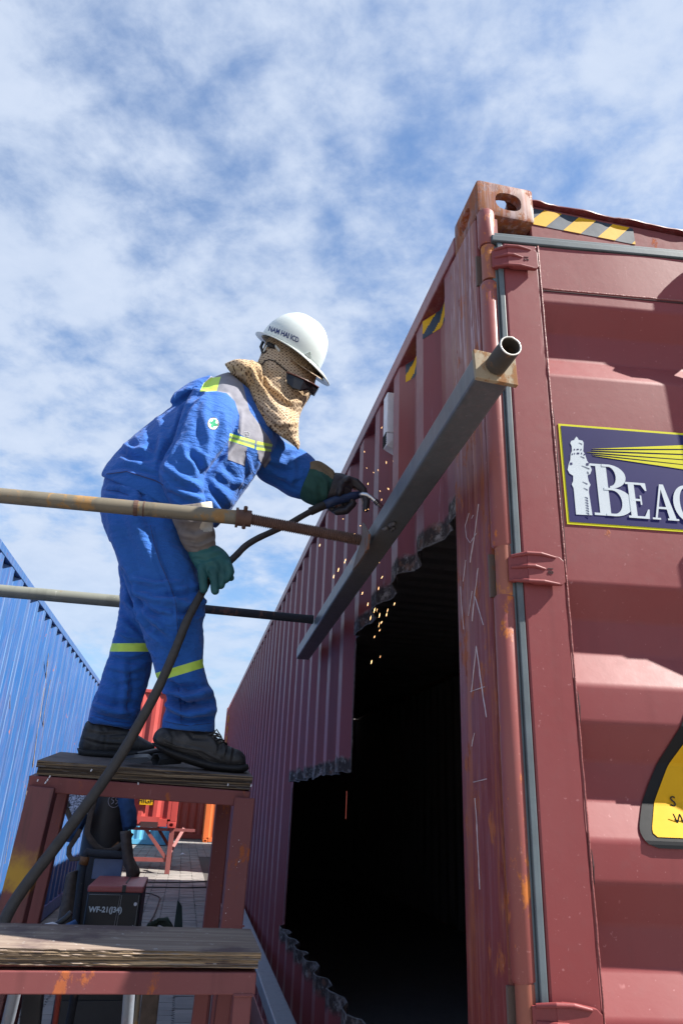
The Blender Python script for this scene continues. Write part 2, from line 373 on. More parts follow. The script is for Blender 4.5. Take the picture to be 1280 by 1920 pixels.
def cloth(name, col):
    t = NT(name); big = t.noise(5, 4, .6); wr = t.math('ADD', t.noise(26, 5, .62, t.map((1,1,1.6)), .6), t.math('MULTIPLY', t.noise(1, 4, .6, t.map((16,16,55), (0,.5,0)), 1.2), 1.1))
    w = t.n('ShaderNodeTexWave'); w.inputs['Scale'].default_value = 420; w.inputs['Distortion'].default_value = 0; t.l(t.map(rot=(.3,.5,.2)), w.inputs[0])
    c = t.mix(t.math('MULTIPLY', t.ramp(big, .35, .75), .30), col, tuple(x*.62 for x in col))
    c = t.mix(t.math('MULTIPLY', t.ramp(t.noise(75, 3, .6), .70, .76), .55), c, tuple(x*.18 for x in col))
    nb = t.bump(wr, .55, .014); nb = t.bump(w.outputs[0], .05, .001, nb)
    m = t.out(c, .78, nb, spec=.25); t.b.inputs['Sheen Weight'].default_value = .12; return m
M['blue_cloth'] = cloth('blue coverall cotton', (.017,.105,.40))

def scarf_mat():
    t = NT('beige scarf with brown dots')
    p = t.map((1,1,1), (0, R_(-38), 0)); sep = t.n('ShaderNodeSeparateXYZ'); t.l(p, sep.inputs[0])
    S = 1/.0100; a = t.math('MULTIPLY', sep.outputs[0], S); b = t.math('MULTIPLY', sep.outputs[2], S)
    nw = t.math('MULTIPLY', t.noise(14, 2, .5), 5.0); a = t.math('ADD', a, nw)
    fa = t.math('SUBTRACT', t.math('FRACT', a), .5); fb = t.math('SUBTRACT', t.math('FRACT', b), .5)
    d = t.math('SQRT', t.math('ADD', t.math('MULTIPLY', fa, fa), t.math('MULTIPLY', fb, fb)))
    par = t.math('FRACT', t.math('MULTIPLY', t.math('ADD', t.math('FLOOR', a), t.math('FLOOR', b)), .5))
    rad = t.math('ADD', .20, t.math('MULTIPLY', par, .22))
    dot = t.ramp(t.math('SUBTRACT', d, rad), -.05, .05, 1, 0)
    big = t.noise(9, 4, .6); base = t.mix(t.ramp(big, .35, .7), (.45,.35,.25), (.38,.26,.14))
    c = t.mix(t.math('MULTIPLY', dot, .92), base, (.07,.035,.022))
    nb = t.bump(t.noise(22, 4, .6, None, .8), .5, .012)
    return t.out(c, .88, nb, spec=.2)
M['scarf'] = scarf_mat()

def wood_mat():
    t = NT('weathered plywood')
    g = t.noise(1, 7, .65, t.map((3, 60, 90))); lay = t.noise(1, 5, .6, t.map((2.2, 8, 230))); b2 = t.noise(5, 5, .6)
    sep = t.n('ShaderNodeSeparateXYZ'); t.l(t.geo.outputs['Normal'], sep.inputs[0])
    top = t.mix(t.ramp(g, .4, .7), (.20,.15,.12), (.29,.235,.19)); top = t.mix(t.ramp(b2, .48, .62), top, (.12,.085,.08)); top = t.mix(t.math('MULTIPLY', t.ramp(t.noise(46, 4, .7), .62, .70), .7), top, (.45,.42,.40))
    side = t.mix(t.ramp(lay, .42, .58), (.05,.035,.025), (.36,.26,.16)); side = t.mix(t.math('MULTIPLY', t.ramp(b2, .4, .7), .5), side, (.12,.09,.07))
    c = t.mix(t.ramp(sep.outputs[2], .5, .8), side, top)
    nb = t.bump(lay, .7, .006); nb = t.bump(g, .3, .004, nb)
    return t.out(c, .85, nb, spec=.2)
M['wood'] = wood_mat()
def wood2_mat(dark):
    t = NT('weathered plywood dusty' )
    g = t.noise(1, 7, .65, t.map((3, 50, 90))); b2 = t.noise(7, 6, .65); lay = t.noise(1, 5, .6, t.map((2.2, 8, 230)))
    sep = t.n('ShaderNodeSeparateXYZ'); t.l(t.geo.outputs['Normal'], sep.inputs[0])
    top = t.mix(t.ramp(b2, .4, .7), (.16,.13,.12), (.09,.075,.07))
    side = t.mix(t.ramp(lay, .45, .6), (.030,.022,.018), (.20,.15,.10)); side = t.mix(t.math('MULTIPLY', t.ramp(b2, .4, .7), .6), side, (.07,.055,.045))
    c = t.mix(t.ramp(sep.outputs[2], .5, .8), side, top)
    return t.out(c, .85, t.bump(lay, .7, .006), spec=.2)
M['wood_dark'] = wood2_mat(1)

def ground_mat():
    t = NT('paved yard ground')
    br = t.n('ShaderNodeTexBrick'); br.inputs['Scale'].default_value = 1; br.inputs['Brick Width'].default_value = .225; br.inputs['Row Height'].default_value = .115
    br.inputs['Mortar Size'].default_value = .007; br.inputs['Color1'].default_value = (.21,.19,.175,1); br.inputs['Color2'].default_value = (.27,.245,.22,1); br.inputs['Mortar'].default_value = (.07,.06,.055,1)
    t.l(t.geo.outputs['Position'], br.inputs[0]); b = t.noise(.9, 6, .65)
    c = t.mix(t.math('MULTIPLY', t.ramp(b, .4, .7), .45), br.outputs[0], (.10,.09,.085))
    return t.out(c, .85, t.bump(br.outputs['Fac'], -.4, .01))
M['ground'] = ground_mat()
def paver_mat(nm, ofs):
    t = NT(nm); oi = t.n('ShaderNodeObjectInfo'); b = t.noise(1.3, 6, .65); f = t.noise(60, 4, .6)
    c = t.mix(oi.outputs['Random'], (.20,.185,.175), (.285,.26,.24)) if ofs else t.mix(t.noise(7, 1, .5), (.20,.185,.17), (.30,.27,.245))
    c = t.mix(t.math('MULTIPLY', t.ramp(b, .42, .68), .55), c, (.10,.095,.10)); c = t.mix(t.math('MULTIPLY', f, .35), c, (.13,.12,.11))
    return t.out(c, .85, t.bump(f, .35, .004))
M['paver'] = paver_mat('concrete paver', 1); M['paver_far'] = paver_mat('concrete paver field', 0)
M['joint'] = flat('sandy paver joint', (.065,.058,.052), .95)
#==SCENE==
# ================================================================== GROUND
def make_ground():
    mb = MB(); mb.add([(-400,-400,-.012),(400,-400,-.012),(400,600,-.012),(-400,600,-.012)], [(0,1,2,3)])
    g = tag(mb.build('ground', M['ground'], fix=False), kind='structure')
    cw, ch = .215, .112
    def outline(cx, cy, w=cw-.008, h=ch-.007):
        zz = .016; a = []
        for k in range(5): a.append((cx + w/2 + (zz if k % 2 else -zz*.3) - .005, cy - h/2 + h*k/4))
        for k in range(4, -1, -1): a.append((cx - w/2 + (zz if k % 2 else -zz*.3) - .005 + .0, cy - h/2 + h*k/4))
        return a
    def paver(mb, cx, cy, dz, tx, ty):
        top = [(x, y, dz + (x-cx)*tx + (y-cy)*ty) for x, y in outline(cx, cy)]
        lo = [(x*1.0, y, -.015) for x, y in outline(cx, cy)]
        n = len(top); mb.add(top + lo, [tuple(range(n))] + [(i, i+n, (i+1)%n+n, (i+1)%n) for i in range(n)])
    cells = []
    i0, i1 = -9, 0
    for i in range(i0, i1):
        for j in range(0, 160):
            cells.append((i*cw + .05, j*ch + (ch/2 if i % 2 else 0) + 1.0))
    # pavers that show largest: near ones seen below and through the step stand
    def vis(x, y):
        p, d = project([(x, y, 0)]); p = p[0]
        return (-30 < p[0] < 470 and p[1] < 1960), d[0]
    near = sorted([c for c in cells if vis(*c)[0]], key=lambda c: c[1])[:290]
    ns = set(near)
    shared = []
    for k in range(6):
        mb = MB(); paver(mb, 0, 0, 0, rng.uniform(-.02,.02), rng.uniform(-.03,.03))
        me = bpy.data.meshes.new('paver'); me.from_pydata(mb.v, [], mb.f); me.update(); me.materials.append(M['paver']); shared.append(me)
    for c in near:
        o = bpy.data.objects.new('paver', shared[rng.randint(6)]); COL.objects.link(o)
        o.location = (c[0], c[1], rng.uniform(-.002, .003)); o.parent = g; o.matrix_parent_inverse = Matrix.Translation(-WLOC[g.name])
    mb = MB()
    for c in cells:
        if c not in ns: paver(mb, c[0], c[1], rng.uniform(-.002,.003), rng.uniform(-.02,.02), rng.uniform(-.03,.03))
    for i in range(-12, 12):
        for j in range(0, 90):
            x = i*cw + .05; y = j*ch + 18.9 + (ch/2 if i % 2 else 0)
            paver(mb, x, y, rng.uniform(-.002,.003), 0, 0)
    tag(mb.build('paver_field', M['paver_far'], g, fix=False), kind='stuff')
    mb = MB(); mb.add([(-2.6,.5,-.008),(2.6,.5,-.008),(2.6,29,-.008),(-2.6,29,-.008)], [(0,1,2,3)]); mb.build('paver_joint_bed', M['joint'], g, fix=False)
make_ground()

# ================================================================== MAROON CONTAINER
PITCH = .278; DEP = .036; Y0 = -.064
def xoff(y, y0=Y0, pitch=PITCH):
    s = pitch/.278; p = ((y - y0) % pitch)/s
    if p < .072: return 0.
    if p < .140: return DEP*(p-.072)/.068
    if p < .210: return DEP
    return DEP*(1 - (p-.210)/.068)
def corr_breaks(a, b, y0=Y0, pitch=PITCH):
    s = pitch/.278; out = [a]; k = math.floor((a-y0)/pitch)
    while y0 + k*pitch < b:
        for q in (0, .072, .140, .210):
            y = y0 + k*pitch + q*s
            if a + 1e-4 < y < b - 1e-4: out.append(y)
        k += 1
    return out + [b]
def jag(y, s, amp, seed): return amp * noise.noise(Vector((y*s, seed, 0)))
def boolean(obj, cutters):
    for c in cutters:
        m = obj.modifiers.new('b', 'BOOLEAN'); m.object = c; m.operation = 'DIFFERENCE'; m.solver = 'EXACT'
    dg = bpy.context.evaluated_depsgraph_get(); me = bpy.data.meshes.new_from_object(obj.evaluated_get(dg))
    obj.modifiers.clear(); obj.data = me
    for c in cutters: bpy.data.objects.remove(c)
    return obj

mc = thing('shipping_container', 'long maroon container with a torn open side wall beside the welder', 'shipping container', (0, 0, 0), 'shipping containers around the alley')
def casting(name, x, y, z, parent, mat, sx=1, sy=1):
    """x,y,z = outer lower corner; sx, sy = direction inwards"""
    def bb(a, b): 
        return [(min(x+sx*a[0], x+sx*b[0]), min(y+sy*a[1], y+sy*b[1]), z+a[2]), (max(x+sx*a[0], x+sx*b[0]), max(y+sy*a[1], y+sy*b[1]), z+b[2])]
    mb = MB(); lo, hi = bb((0,0,0), (.162,.178,.118)); mb.box(lo, hi); o = mb.build(name, mat, parent)
    me = o.data; bm = bmesh.new(); bm.from_mesh(me); bmesh.ops.bevel(bm, geom=list(bm.edges), offset=.010, segments=2, affect='EDGES', profile=.6); bm.to_mesh(me); bm.free()
    cut = []
    mb = MB(); lo, hi = bb((.026,.026,.022), (.140,.155,.095)); mb.box(lo, hi); cut.append(mb.build('cut', mat))
    def oval(cx, cz, rx, rz, p=2.6, n=20):
        return [(cx + rx*math.copysign(abs(math.cos(a))**(2/p), math.cos(a)), cz + rz*math.copysign(abs(math.sin(a))**(2/p), math.sin(a))) for a in [2*math.pi*k/n for k in range(n)]]
    mb = MB(); mb.prism([(x+sx*a, y-sy*.03, z+b) for a, b in oval(.088, .056, .037, .030)], (0, sy*.09, 0)); cut.append(mb.build('cut', mat))
    mb = MB(); mb.prism([(x-sx*.03, y+sy*a, z+b) for a, b in oval(.095, .056, .040, .030)], (sx*.09, 0, 0)); cut.append(mb.build('cut', mat))
    mb = MB(); zz = z+.09 if z > 1 else z-.03
    mb.prism([(x+sx*a, y+sy*b, zz) for a, b in oval(.083, .092, .034, .062, 2.)], (0, 0, .06)); cut.append(mb.build('cut', mat))
    boolean(o, cut); sharp(o, 38); return o
casting('corner_casting', 0, 0, 2.778, mc, M['post_top'])
casting('corner_casting', 2.438, 0, 2.778, mc, M['post_top'], -1, 1)
casting('corner_casting', 0, 0, 0, mc, M['post_top'])
casting('corner_casting', 0, 12.19, 2.778, mc, M['post_top'], 1, -1)
casting('corner_casting', 0, 12.19, 0, mc, M['post_top'], 1, -1)

# side wall with the torch-cut hole
def side_wall():
    ys = []
    for a, b in zip(*(lambda l: (l[:-1], l[1:]))(corr_breaks(.20, 12.02))):
        n = max(1, int((b-a)/.014)) if a < 3.35 else 1
        ys += [a + (b-a)*k/n for k in range(n)]
    ys.append(12.02)
    ZB, ZT = .17, 2.815
    def hole(y):
        if y < 1.535:
            return (.705 + jag(y, 6, .016, 3) + jag(y, 26, .004, 5), 1.985 + .03*math.sin(y*3) + jag(y, 7, .018, 9) + jag(y, 30, .007, 11))
        if y < 3.12 + .0:
            return (.705 + jag(y, 6, .016, 3) + jag(y, 26, .004, 5), 1.445 + jag(y, 7, .02, 21) + jag(y, 30, .006, 12))
        return None
    vs = []; fs = []; burn = []; rows = {}
    def column(y):
        if y in rows: return rows[y]
        h = hole(y); x = .008 + xoff(y)
        def V(z, b, dx=0):
            vs.append((x + dx, y, z)); burn.append(b); return len(vs) - 1
        r = {}
        # edge curls outwards/inwards a little where the torch cut it
        c1 = jag(y, 16, .003, 31); c2 = jag(y, 16, .003, 33)
        zl, zh = (h if h else (.705, 1.445)); zh2 = zh
        bl = 1 if h else 0
        r['lo'] = [V(ZB, 0), V(zl - .20, 0), V(zl - .085 + jag(y, 13, .012, 41), .15*bl), V(zl - .045 + jag(y, 16, .012, 42), .7*bl), V(zl - .02, .95*bl, c1*.3*bl), V(zl, 1*bl, c1*bl)]
        bh = (1 if y < 3.1 else 0) if h else 0
        r['hi'] = [V(zh, bh, c2*bh), V(zh + .02, .95*bh, c2*.3*bh), V(zh + .045 + jag(y, 14, .012, 51), .7*bh), V(zh + .075 + jag(y, 12, .012, 52), .12*bh), V(zh + .25, 0), V(2.45, 0), V(2.7, 0), V(ZT, 0)]
        r['h'] = h is not None; rows[y] = r; return r
    for a, b in zip(ys[:-1], ys[1:]):
        A, B = column(a), column(b)
        for key in ('lo', 'hi'):
            for k in range(len(A[key]) - 1):
                # step at y=1.535 : skip sliver faces across the vertical cut
                if key == 'hi' and a < 1.535 <= b: 
                    pass
                fs.append((A[key][k], B[key][k], B[key][k+1], A[key][k+1]))
        if not (A['h'] and B['h']):
            if A['h'] != B['h']:
                continue_open = True
            if not A['h'] and not B['h'] or (A['h'] and not B['h']):
                if not (A['h'] and not B['h']): fs.append((A['lo'][-1], B['lo'][-1], B['hi'][0], A['hi'][0]))
    me = bpy.data.meshes.new('side_panel'); me.from_pydata(vs, [], fs); me.update()
    at_ = me.color_attributes.new('burn', 'FLOAT_COLOR', 'POINT')
    for i, b in enumerate(burn): at_.data[i].color = (b, b, b, 1)
    # burnt-paint material: same paint, scorched where the torch passed
    t = NT('torch cut side paint')
    col = (.178,.034,.036)
    big = t.noise(1.7, 4, .55); fine = t.noise(38, 5, .65); st = t.noise(1, 6, .6, t.map((14, 14, .9)))
    c = t.mix(t.math('MULTIPLY', t.ramp(big, .35, .7), .35), col, (.16,.06,.08))
    c = t.mix(t.math('MULTIPLY', t.ramp(st, .5, .72), .35), c, (.06,.016,.022))
    ch = t.noise(1, 5, .7, t.map((45, 60, 5))); c = t.mix(t.math('MULTIPLY', t.ramp(ch, .63, .70), .45), c, (.24,.15,.18))
    va = t.n('ShaderNodeVertexColor'); va.layer_name = 'burn'
    bf = t.ramp(t.math('ADD', va.outputs[0], t.math('MULTIPLY', t.math('SUBTRACT', t.noise(22, 5, .7), .5), .8)), .30, .75)
    ash = t.noise(28, 6, .7); scorch = t.mix(t.ramp(ash, .46, .68), (.030,.022,.022), (.22,.20,.20))
    scorch = t.mix(t.math('MULTIPLY', t.ramp(t.noise(20, 3, .6), .55, .7), .5), scorch, (.20,.09,.06))
    c = t.mix(bf, c, scorch)
    nb = t.bump(t.noise(2.3, 2, .5), .2, .02); nb = t.bump(t.math('MULTIPLY', ash, bf), .5, .01, nb)
    t.out(c, t.math('ADD', t.math('MULTIPLY', bf, .35), t.math('ADD', .38, t.math('MULTIPLY', fine, .15))), nb, spec=.3)
    o = place('side_panel', me, t.mat, mc)
    s = o.modifiers.new('thick', 'SOLIDIFY'); s.thickness = .003; s.offset = 0
    return ys, hole
YS, HOLE = side_wall()
# bright slag rim along the cut
def slag():
    mb = MB()
    def line(pts, r):
        mb.tube(pts, [r*(.6 + .9*abs(noise.noise(Vector(p)*40))) for p in pts], 6)
    for sel, a, b in ((1, .22, 1.53), (1, 1.55, 3.10), (0, .22, 3.10)):
        pts = [(.008 + xoff(y) + jag(y, 16, .003, 33 if sel else 31), y, HOLE(y)[sel]) for y in YS if a <= y <= b]
        line(pts, .0026)
    z = .72; pts = []
    while z < 1.44: pts.append((.008 + xoff(3.12), 3.118 + jag(z, 12, .02, 60), z)); z += .03
    line(pts, .0022)
    z = 1.45; pts = []
    while z < 1.98: pts.append((.008 + xoff(1.54), 1.535 + jag(z, 12, .012, 61), z)); z += .03
    line(pts, .0022)
    mb.build_each('slag_rim', M['slag'], mc, smooth=True)
slag()

def rest_of_container():
    # corner post: folded side face + return
    mb = MB(); pr = [(0,.216),(0,.045),(.004,.028),(.016,.022),(.06,.022),(.06,.07),(.014,.07),(.014,.205),(.04,.205),(.04,.216)]
    mb.prism([(x, y, .118) for x, y in pr], (0, 0, 2.66)); sharp(mb.build('corner_post', M['post'], mc))
    mb = MB(); mb.box((2.37, 0, .118), (2.438, .2, 2.778)); mb.build('corner_post', M['maroon'], mc, bevel=.006)
    mb = MB(); mb.box((0, 12.05, .118), (.1, 12.19, 2.778)); mb.build('corner_post', M['maroon_side'], mc, bevel=.006)
    mb = MB(); mb.box((2.33, 12.05, .118), (2.438, 12.19, 2.778)); mb.build('corner_post', M['maroon_side'], mc, bevel=.006)
    # hinge tube in segments between hinges, with rounded ends
    segs = [(2.665, 2.78), (1.84, 2.545), (1.055, 1.735), (.39, .95), (.118, .30)]
    for i, (a, b) in enumerate(segs):
        mb = MB(); mb.tube([(.022, .004, a), (.022, .004, a+.006), (.022, .004, b-.006), (.022, .004, b)], [.019, .0225, .0225, .019], 24)
        mb.box((.03, .006, a+.01), (.055, .03, b-.01))
        sharp(mb.build('hinge_tube', M['tube'], mc), 50)
    for z in (2.605, 1.787, 1.003, .345):
        mb = MB(); mb.tube([(.024, .002, z-.054), (.024, .002, z+.054)], .019, 20)
        sharp(mb.build('hinge_pin', M['rusty_tube'], mc), 50)
        mb = MB(); mb.box((-.0008, .023, z-.050), (.03, .030, z+.044)); mb.build('hinge_gap_shade', M['gusset'], mc)  # solid dark strip colours in the shade of the gap beside the pin
    # rails
    mb = MB(); mb.box((.0, .178, 2.800), (.06, 12.012, 2.862)); mb.build('top_rail', M['maroon_side'], mc, bevel=.006)
    mb = MB(); mb.box((2.378, .178, 2.800), (2.438, 12.012, 2.862)); mb.build('top_rail', M['maroon_side'], mc, bevel=.006)
    mb = MB(); mb.box((.0, .178, .02), (.05, 12.012, .175)); mb.build('bottom_rail', M['maroon_side'], mc, bevel=.006)
    mb = MB(); mb.box((2.388, .178, .02), (2.438, 12.012, .175)); mb.build('bottom_rail', M['maroon_side'], mc, bevel=.006)
    mb = MB(); mb.box((.05, .02, .13), (2.388, 12.0, .17)); mb.build('floor', M['interior'], mc)
    # door header with the bent roof edge above it
    mb = MB(); mb.box((.1625, .03, 2.69), (2.2755, .11, 2.872)); mb.build('door_header', M['header'], mc, bevel=.004)
    mb = MB(); mb.box((.1625, .03, .02), (2.2755, .11, .15)); mb.build('door_sill', M['maroon'], mc, bevel=.004)
    vs = []; fs = []; n = 150
    for i in range(n+1):
        x = .163 + 2.11*i/n; w = jag(x, 9, .006, 71) + jag(x, 40, .0035, 72); w2 = jag(x, 14, .012, 73)
        zz = 2.878 + w
        vs += [(x, .018 + w2*.6, zz), (x, .018 + w2*.6, zz + .003), (x, .13, 2.885), (x, .13, 2.879)]
        if i:
            b = 4*(i-1); c = 4*i
            fs += [(b, c, c+1, b+1), (b+1, c+1, c+2, b+2), (b+2, c+2, c+3, b+3), (b+3, c+3, c, b)]
    mb = MB(); mb.add(vs, fs); sharp(mb.build('roof_edge', M['maroon_side'], mc), 40)
    # corrugated roof (ribs run across)
    vs = []; fs = []; ybs = corr_breaks(.13, 12.01, 0, .21)
    for y in ybs:
        z = 2.838 + .018*(1 - xoff(y, 0, .21)/DEP); vs += [(.01, y, z), (2.428, y, z)]
    for i in range(len(ybs)-1): fs.append((2*i, 2*i+1, 2*i+3, 2*i+2))
    mb = MB(); mb.add(vs, fs); o = mb.build('roof', M['interior'], mc); s = o.modifiers.new('t', 'SOLIDIFY'); s.thickness = .003
    # far side wall
    vs = []; fs = []; ybs = corr_breaks(.15, 12.09, Y0, PITCH)
    for y in ybs: vs += [(2.43 - xoff(y), y, .12), (2.43 - xoff(y), y, 2.84)]
    for i in range(len(ybs)-1): fs.append((2*i, 2*i+2, 2*i+3, 2*i+1))
    mb = MB(); mb.add(vs, fs); o = mb.build('side_panel', M['interior'], mc); s = o.modifiers.new('t', 'SOLIDIFY'); s.thickness = .003
    # front wall with the thin light leak at its seam
    mb = MB(); mb.box((.02, 12.02, .1), (2.262, 12.04, 2.86)); mb.box((2.270, 12.02, .1), (2.425, 12.04, 2.86))
    mb.box((2.262, 12.02, .1), (2.270, 12.04, 1.12)); mb.box((2.262, 12.02, 1.58), (2.270, 12.04, 2.86)); mb.build_each('front_panel', M['interior'], mc)
rest_of_container()

# doors: local (u, z, d) on a plane hinged at O, turned outwards by ang
def door(O, ang, parent, name, left=True, width=1.155):
    a = R_(ang); O = Vector(O)
    if left: U = Vector((math.cos(a), -math.sin(a), 0)); Nn = Vector((-math.sin(a), -math.cos(a), 0))
    else: U = Vector((-math.cos(a), -math.sin(a), 0)); Nn = Vector((math.sin(a), -math.cos(a), 0))
    P = lambda u, z, d=0: O + U*u + Vector((0, 0, z)) + Nn*d
    return P, U, Nn
DPROF = [(2.66, 0), (2.486, 0), (2.418, -DEP), (2.342, -DEP), (2.274, 0), (1.767, 0), (1.699, -DEP), (1.627, -DEP), (1.559, 0), (1.489, 0), (1.421, -DEP), (1.350, -DEP), (1.282, 0),
         (1.214, 0), (1.146, -DEP), (1.077, -DEP), (1.009, 0), (.937, 0), (.869, -DEP), (.80, -DEP), (.732, 0), (.66, 0), (.592, -DEP), (.52, -DEP), (.452, 0), (.16, 0)]
def dprof(z):
    for (z1, d1), (z2, d2) in zip(DPROF[:-1], DPROF[1:]):
        if z2 <= z <= z1: return d1 + (d2-d1)*(z1-z)/(z1-z2)
    return 0
DO = (.04, -.02, 0)
P1, U1, N1 = door(DO, 7.0, mc, 'rear_door')
def uz(px, py):
    r = Vector(RW @ np.array([px-640, py-960, FPX])); c = Vector(CAM); O = Vector(DO)
    p = c + r*((O-c).dot(N1)/r.dot(N1)); return (p-O).dot(U1), p.z

def build_door(P, U, Nn, first=True):
    width = 1.155
    zs = []
    for (z1, d1), (z2, d2) in zip(DPROF[:-1], DPROF[1:]): zs.append((z1, d1))
    zs.append(DPROF[-1])
    # rounded bends: three points per corner
    pr = []
    for i, (z, d) in enumerate(zs):
        if 0 < i < len(zs)-1:
            za, da = zs[i-1]; zb, db = zs[i+1]; L1 = math.hypot(za-z, da-d); L2 = math.hypot(zb-z, db-d); q = .007
            p0 = (z+(za-z)*q/L1, d+(da-d)*q/L1); p2 = (z+(zb-z)*q/L2, d+(db-d)*q/L2)
            for k in (0, .5, 1.): pr.append(((1-k)**2*p0[0]+2*k*(1-k)*z+k*k*p2[0], (1-k)**2*p0[1]+2*k*(1-k)*d+k*k*p2[1]))
        else: pr.append((z, d))
    mb = MB(); us = [.104 + (width-.2)*k/24 for k in range(25)]
    vs = [P(u, z, d + .0018*noise.noise(Vector((u*4, z*3, 2)))) for z, d in pr for u in us]; n = len(us)
    fs = [(i*n+k, i*n+k+1, (i+1)*n+k+1, (i+1)*n+k) for i in range(len(pr)-1) for k in range(n-1)]
    mb.add(vs, fs); body = mb.build('rear_door', M['maroon'], mc, fix=False)
    me = body.data; me.polygons.foreach_set('use_smooth', [True]*len(me.polygons))
    s = body.modifiers.new('t', 'SOLIDIFY'); s.thickness = .004; s.offset = 0; s.use_rim = False
    wn = body.modifiers.new('w', 'WEIGHTED_NORMAL'); wn.weight = 90
    # stiles and the thick door frame
    mb = MB()
    def slab(u0, u1, z0, z1, d0, d1): mb.hexa([P(u0,z0,d0), P(u1,z0,d0), P(u1,z0,d1), P(u0,z0,d1), P(u0,z1,d0), P(u1,z1,d0), P(u1,z1,d1), P(u0,z1,d1)])
    slab(.012, .102, .155, 2.662, -.05, .004); slab(width-.096, width-.01, .155, 2.662, -.05, .004)
    mb.build_each('door_stile', M['maroon'], body, bevel=.005)
    # gasket: side strip with a raised half, and the long top lip
    mb = MB(); slab(-.016, -.002, .15, 2.655, -.035, -.004); slab(-.002, .0115, .15, 2.662, -.035, .003); mb.build_each('door_gasket', M['gasket'], body, bevel=.002)
    mb = MB(); slab(-.016, width, 2.664, 2.684, -.05, .006); slab(-.016, width, 2.684, 2.703, -.05, -.006); slab(-.016, width, 2.703, 2.715, -.05, -.018)
    mb.build_each('door_gasket', M['gasket'], body, bevel=.003)
    # weld bead between stile and corrugation, seam groove
    mb = MB(); zz = [2.66 - .02*k for k in range(125)]
    mb.tube([P(.1035 + .0010*noise.noise(Vector((z*30,0,0))), z, max(dprof(z), 0) + .003) for z in zz], [.0022 + .0015*abs(noise.noise(Vector((z*55,1,0)))) for z in zz], 6)
    uu = [.104 + .03*k for k in range(33)]
    mb.tube([P(u, 2.526 + .0008*noise.noise(Vector((u*30,0,0))), .002) for u in uu], [.0026 + .001*abs(noise.noise(Vector((u*55,1,0)))) for u in uu], 6)
    mb.build_each('weld_bead', M['weldbead'], body, smooth=True)
    mb = MB(); mb.tube([P(u, 2.5195, .0015) for u in uu], .0028, 6)
    for (a, b) in ((2.245, 1.76), (1.55, 1.485), (1.27, 1.21)): mb.tube([P(.1075, a, .001), P(.1072, (a+b)/2, .0025), P(.1075, b, .001)], [.0005, .0028, .0005], 6)
    mb.build_each('open_seam', M['seam'], body)
    # hinges
    for zc in (2.605, 1.787, 1.003, .345):
        mb = MB(); h = .034
        prof = [(.018, -h*.85), (.03, -h), (.088, -h*.98), (.0945, -h*.8), (.0945, h*.55), (.086, h*.78), (.055, h*.95), (.03, h), (.018, h*.8)]
        mb.prism([P(u, zc + z, .010) for u, z in prof], N_(P, Nn, .010))
        # arm that wraps round to the pin
        mb.hexa([P(-.014, zc-h*.8, -.012), P(.02, zc-h*.85, .010), P(.02, zc-h*.85, .019), P(-.018, zc-h*.8, .004),
                 P(-.014, zc+h*.75, -.012), P(.02, zc+h*.8, .010), P(.02, zc+h*.8, .019), P(-.018, zc+h*.75, .004)])
        # pressed ribs: top, middle, bottom
        for z0, z1, u1 in ((h*.9, h*.72, .078), (.003, -.002, .055), (-h*.85, -h*.95, .082)):
            mb.tube([P(-.012, zc + z0*.85, .006), P(.018, zc+z0, .020), P(u1*.6, zc+z0, .021), P(u1, zc+z1, .0195)], [.004, .0048, .0045, .003], 8)
        o = mb.build('door_hinge', M['maroon'], body, bevel=.002)
        if first:
            text_on('15' if zc > 2 else '18', P(.064, zc-.004, .0205), -U.normalized()*0 + Vector((0,0,-1)), U, .016, M['seam'], 'embossed_number', body)
    return body
def N_(P, Nn, d): return Nn*d
def text_on(txt, pos, right, upv, size, mat, name, parent, depth=.0006, font_w=1.0, bold=0.):
    cu = bpy.data.curves.new('txt', 'FONT'); cu.body = txt; cu.size = size; cu.align_x = 'CENTER'; cu.align_y = 'CENTER'; cu.extrude = depth
    cu.resolution_u = 3; cu.offset = bold
    ob = bpy.data.objects.new('txt', cu); COL.objects.link(ob)
    right = Vector(right).normalized(); upv = Vector(upv).normalized(); nn = right.cross(upv)
    ob.matrix_world = Matrix(((right.x, upv.x, nn.x, pos[0]), (right.y, upv.y, nn.y, pos[1]), (right.z, upv.z, nn.z, pos[2]), (0,0,0,1)))
    bpy.context.view_layer.update()
    me = bpy.data.meshes.new_from_object(ob.evaluated_get(bpy.context.evaluated_depsgraph_get())); me.transform(ob.matrix_world)
    bpy.data.objects.remove(ob); me.materials.clear()
    sx = font_w
    return place(name, me, mat, parent)
bd = build_door(P1, U1, N1)
P2, U2, N2 = door((2.398, -.02, 0), 0.4, mc, 'rear_door', False)
# second, closed door (outside the picture, keeps the container whole)
def plain_door():
    mb = MB(); pr = DPROF; us = [.0, 1.14]; vs = [P2(u, z, d) for z, d in pr for u in us]
    mb.add(vs, [(i*2, i*2+1, i*2+3, i*2+2) for i in range(len(pr)-1)]); o = mb.build('rear_door', M['maroon'], mc, fix=False)
    s = o.modifiers.new('t', 'SOLIDIFY'); s.thickness = .01; s.offset = 0; return o
bd2 = plain_door()
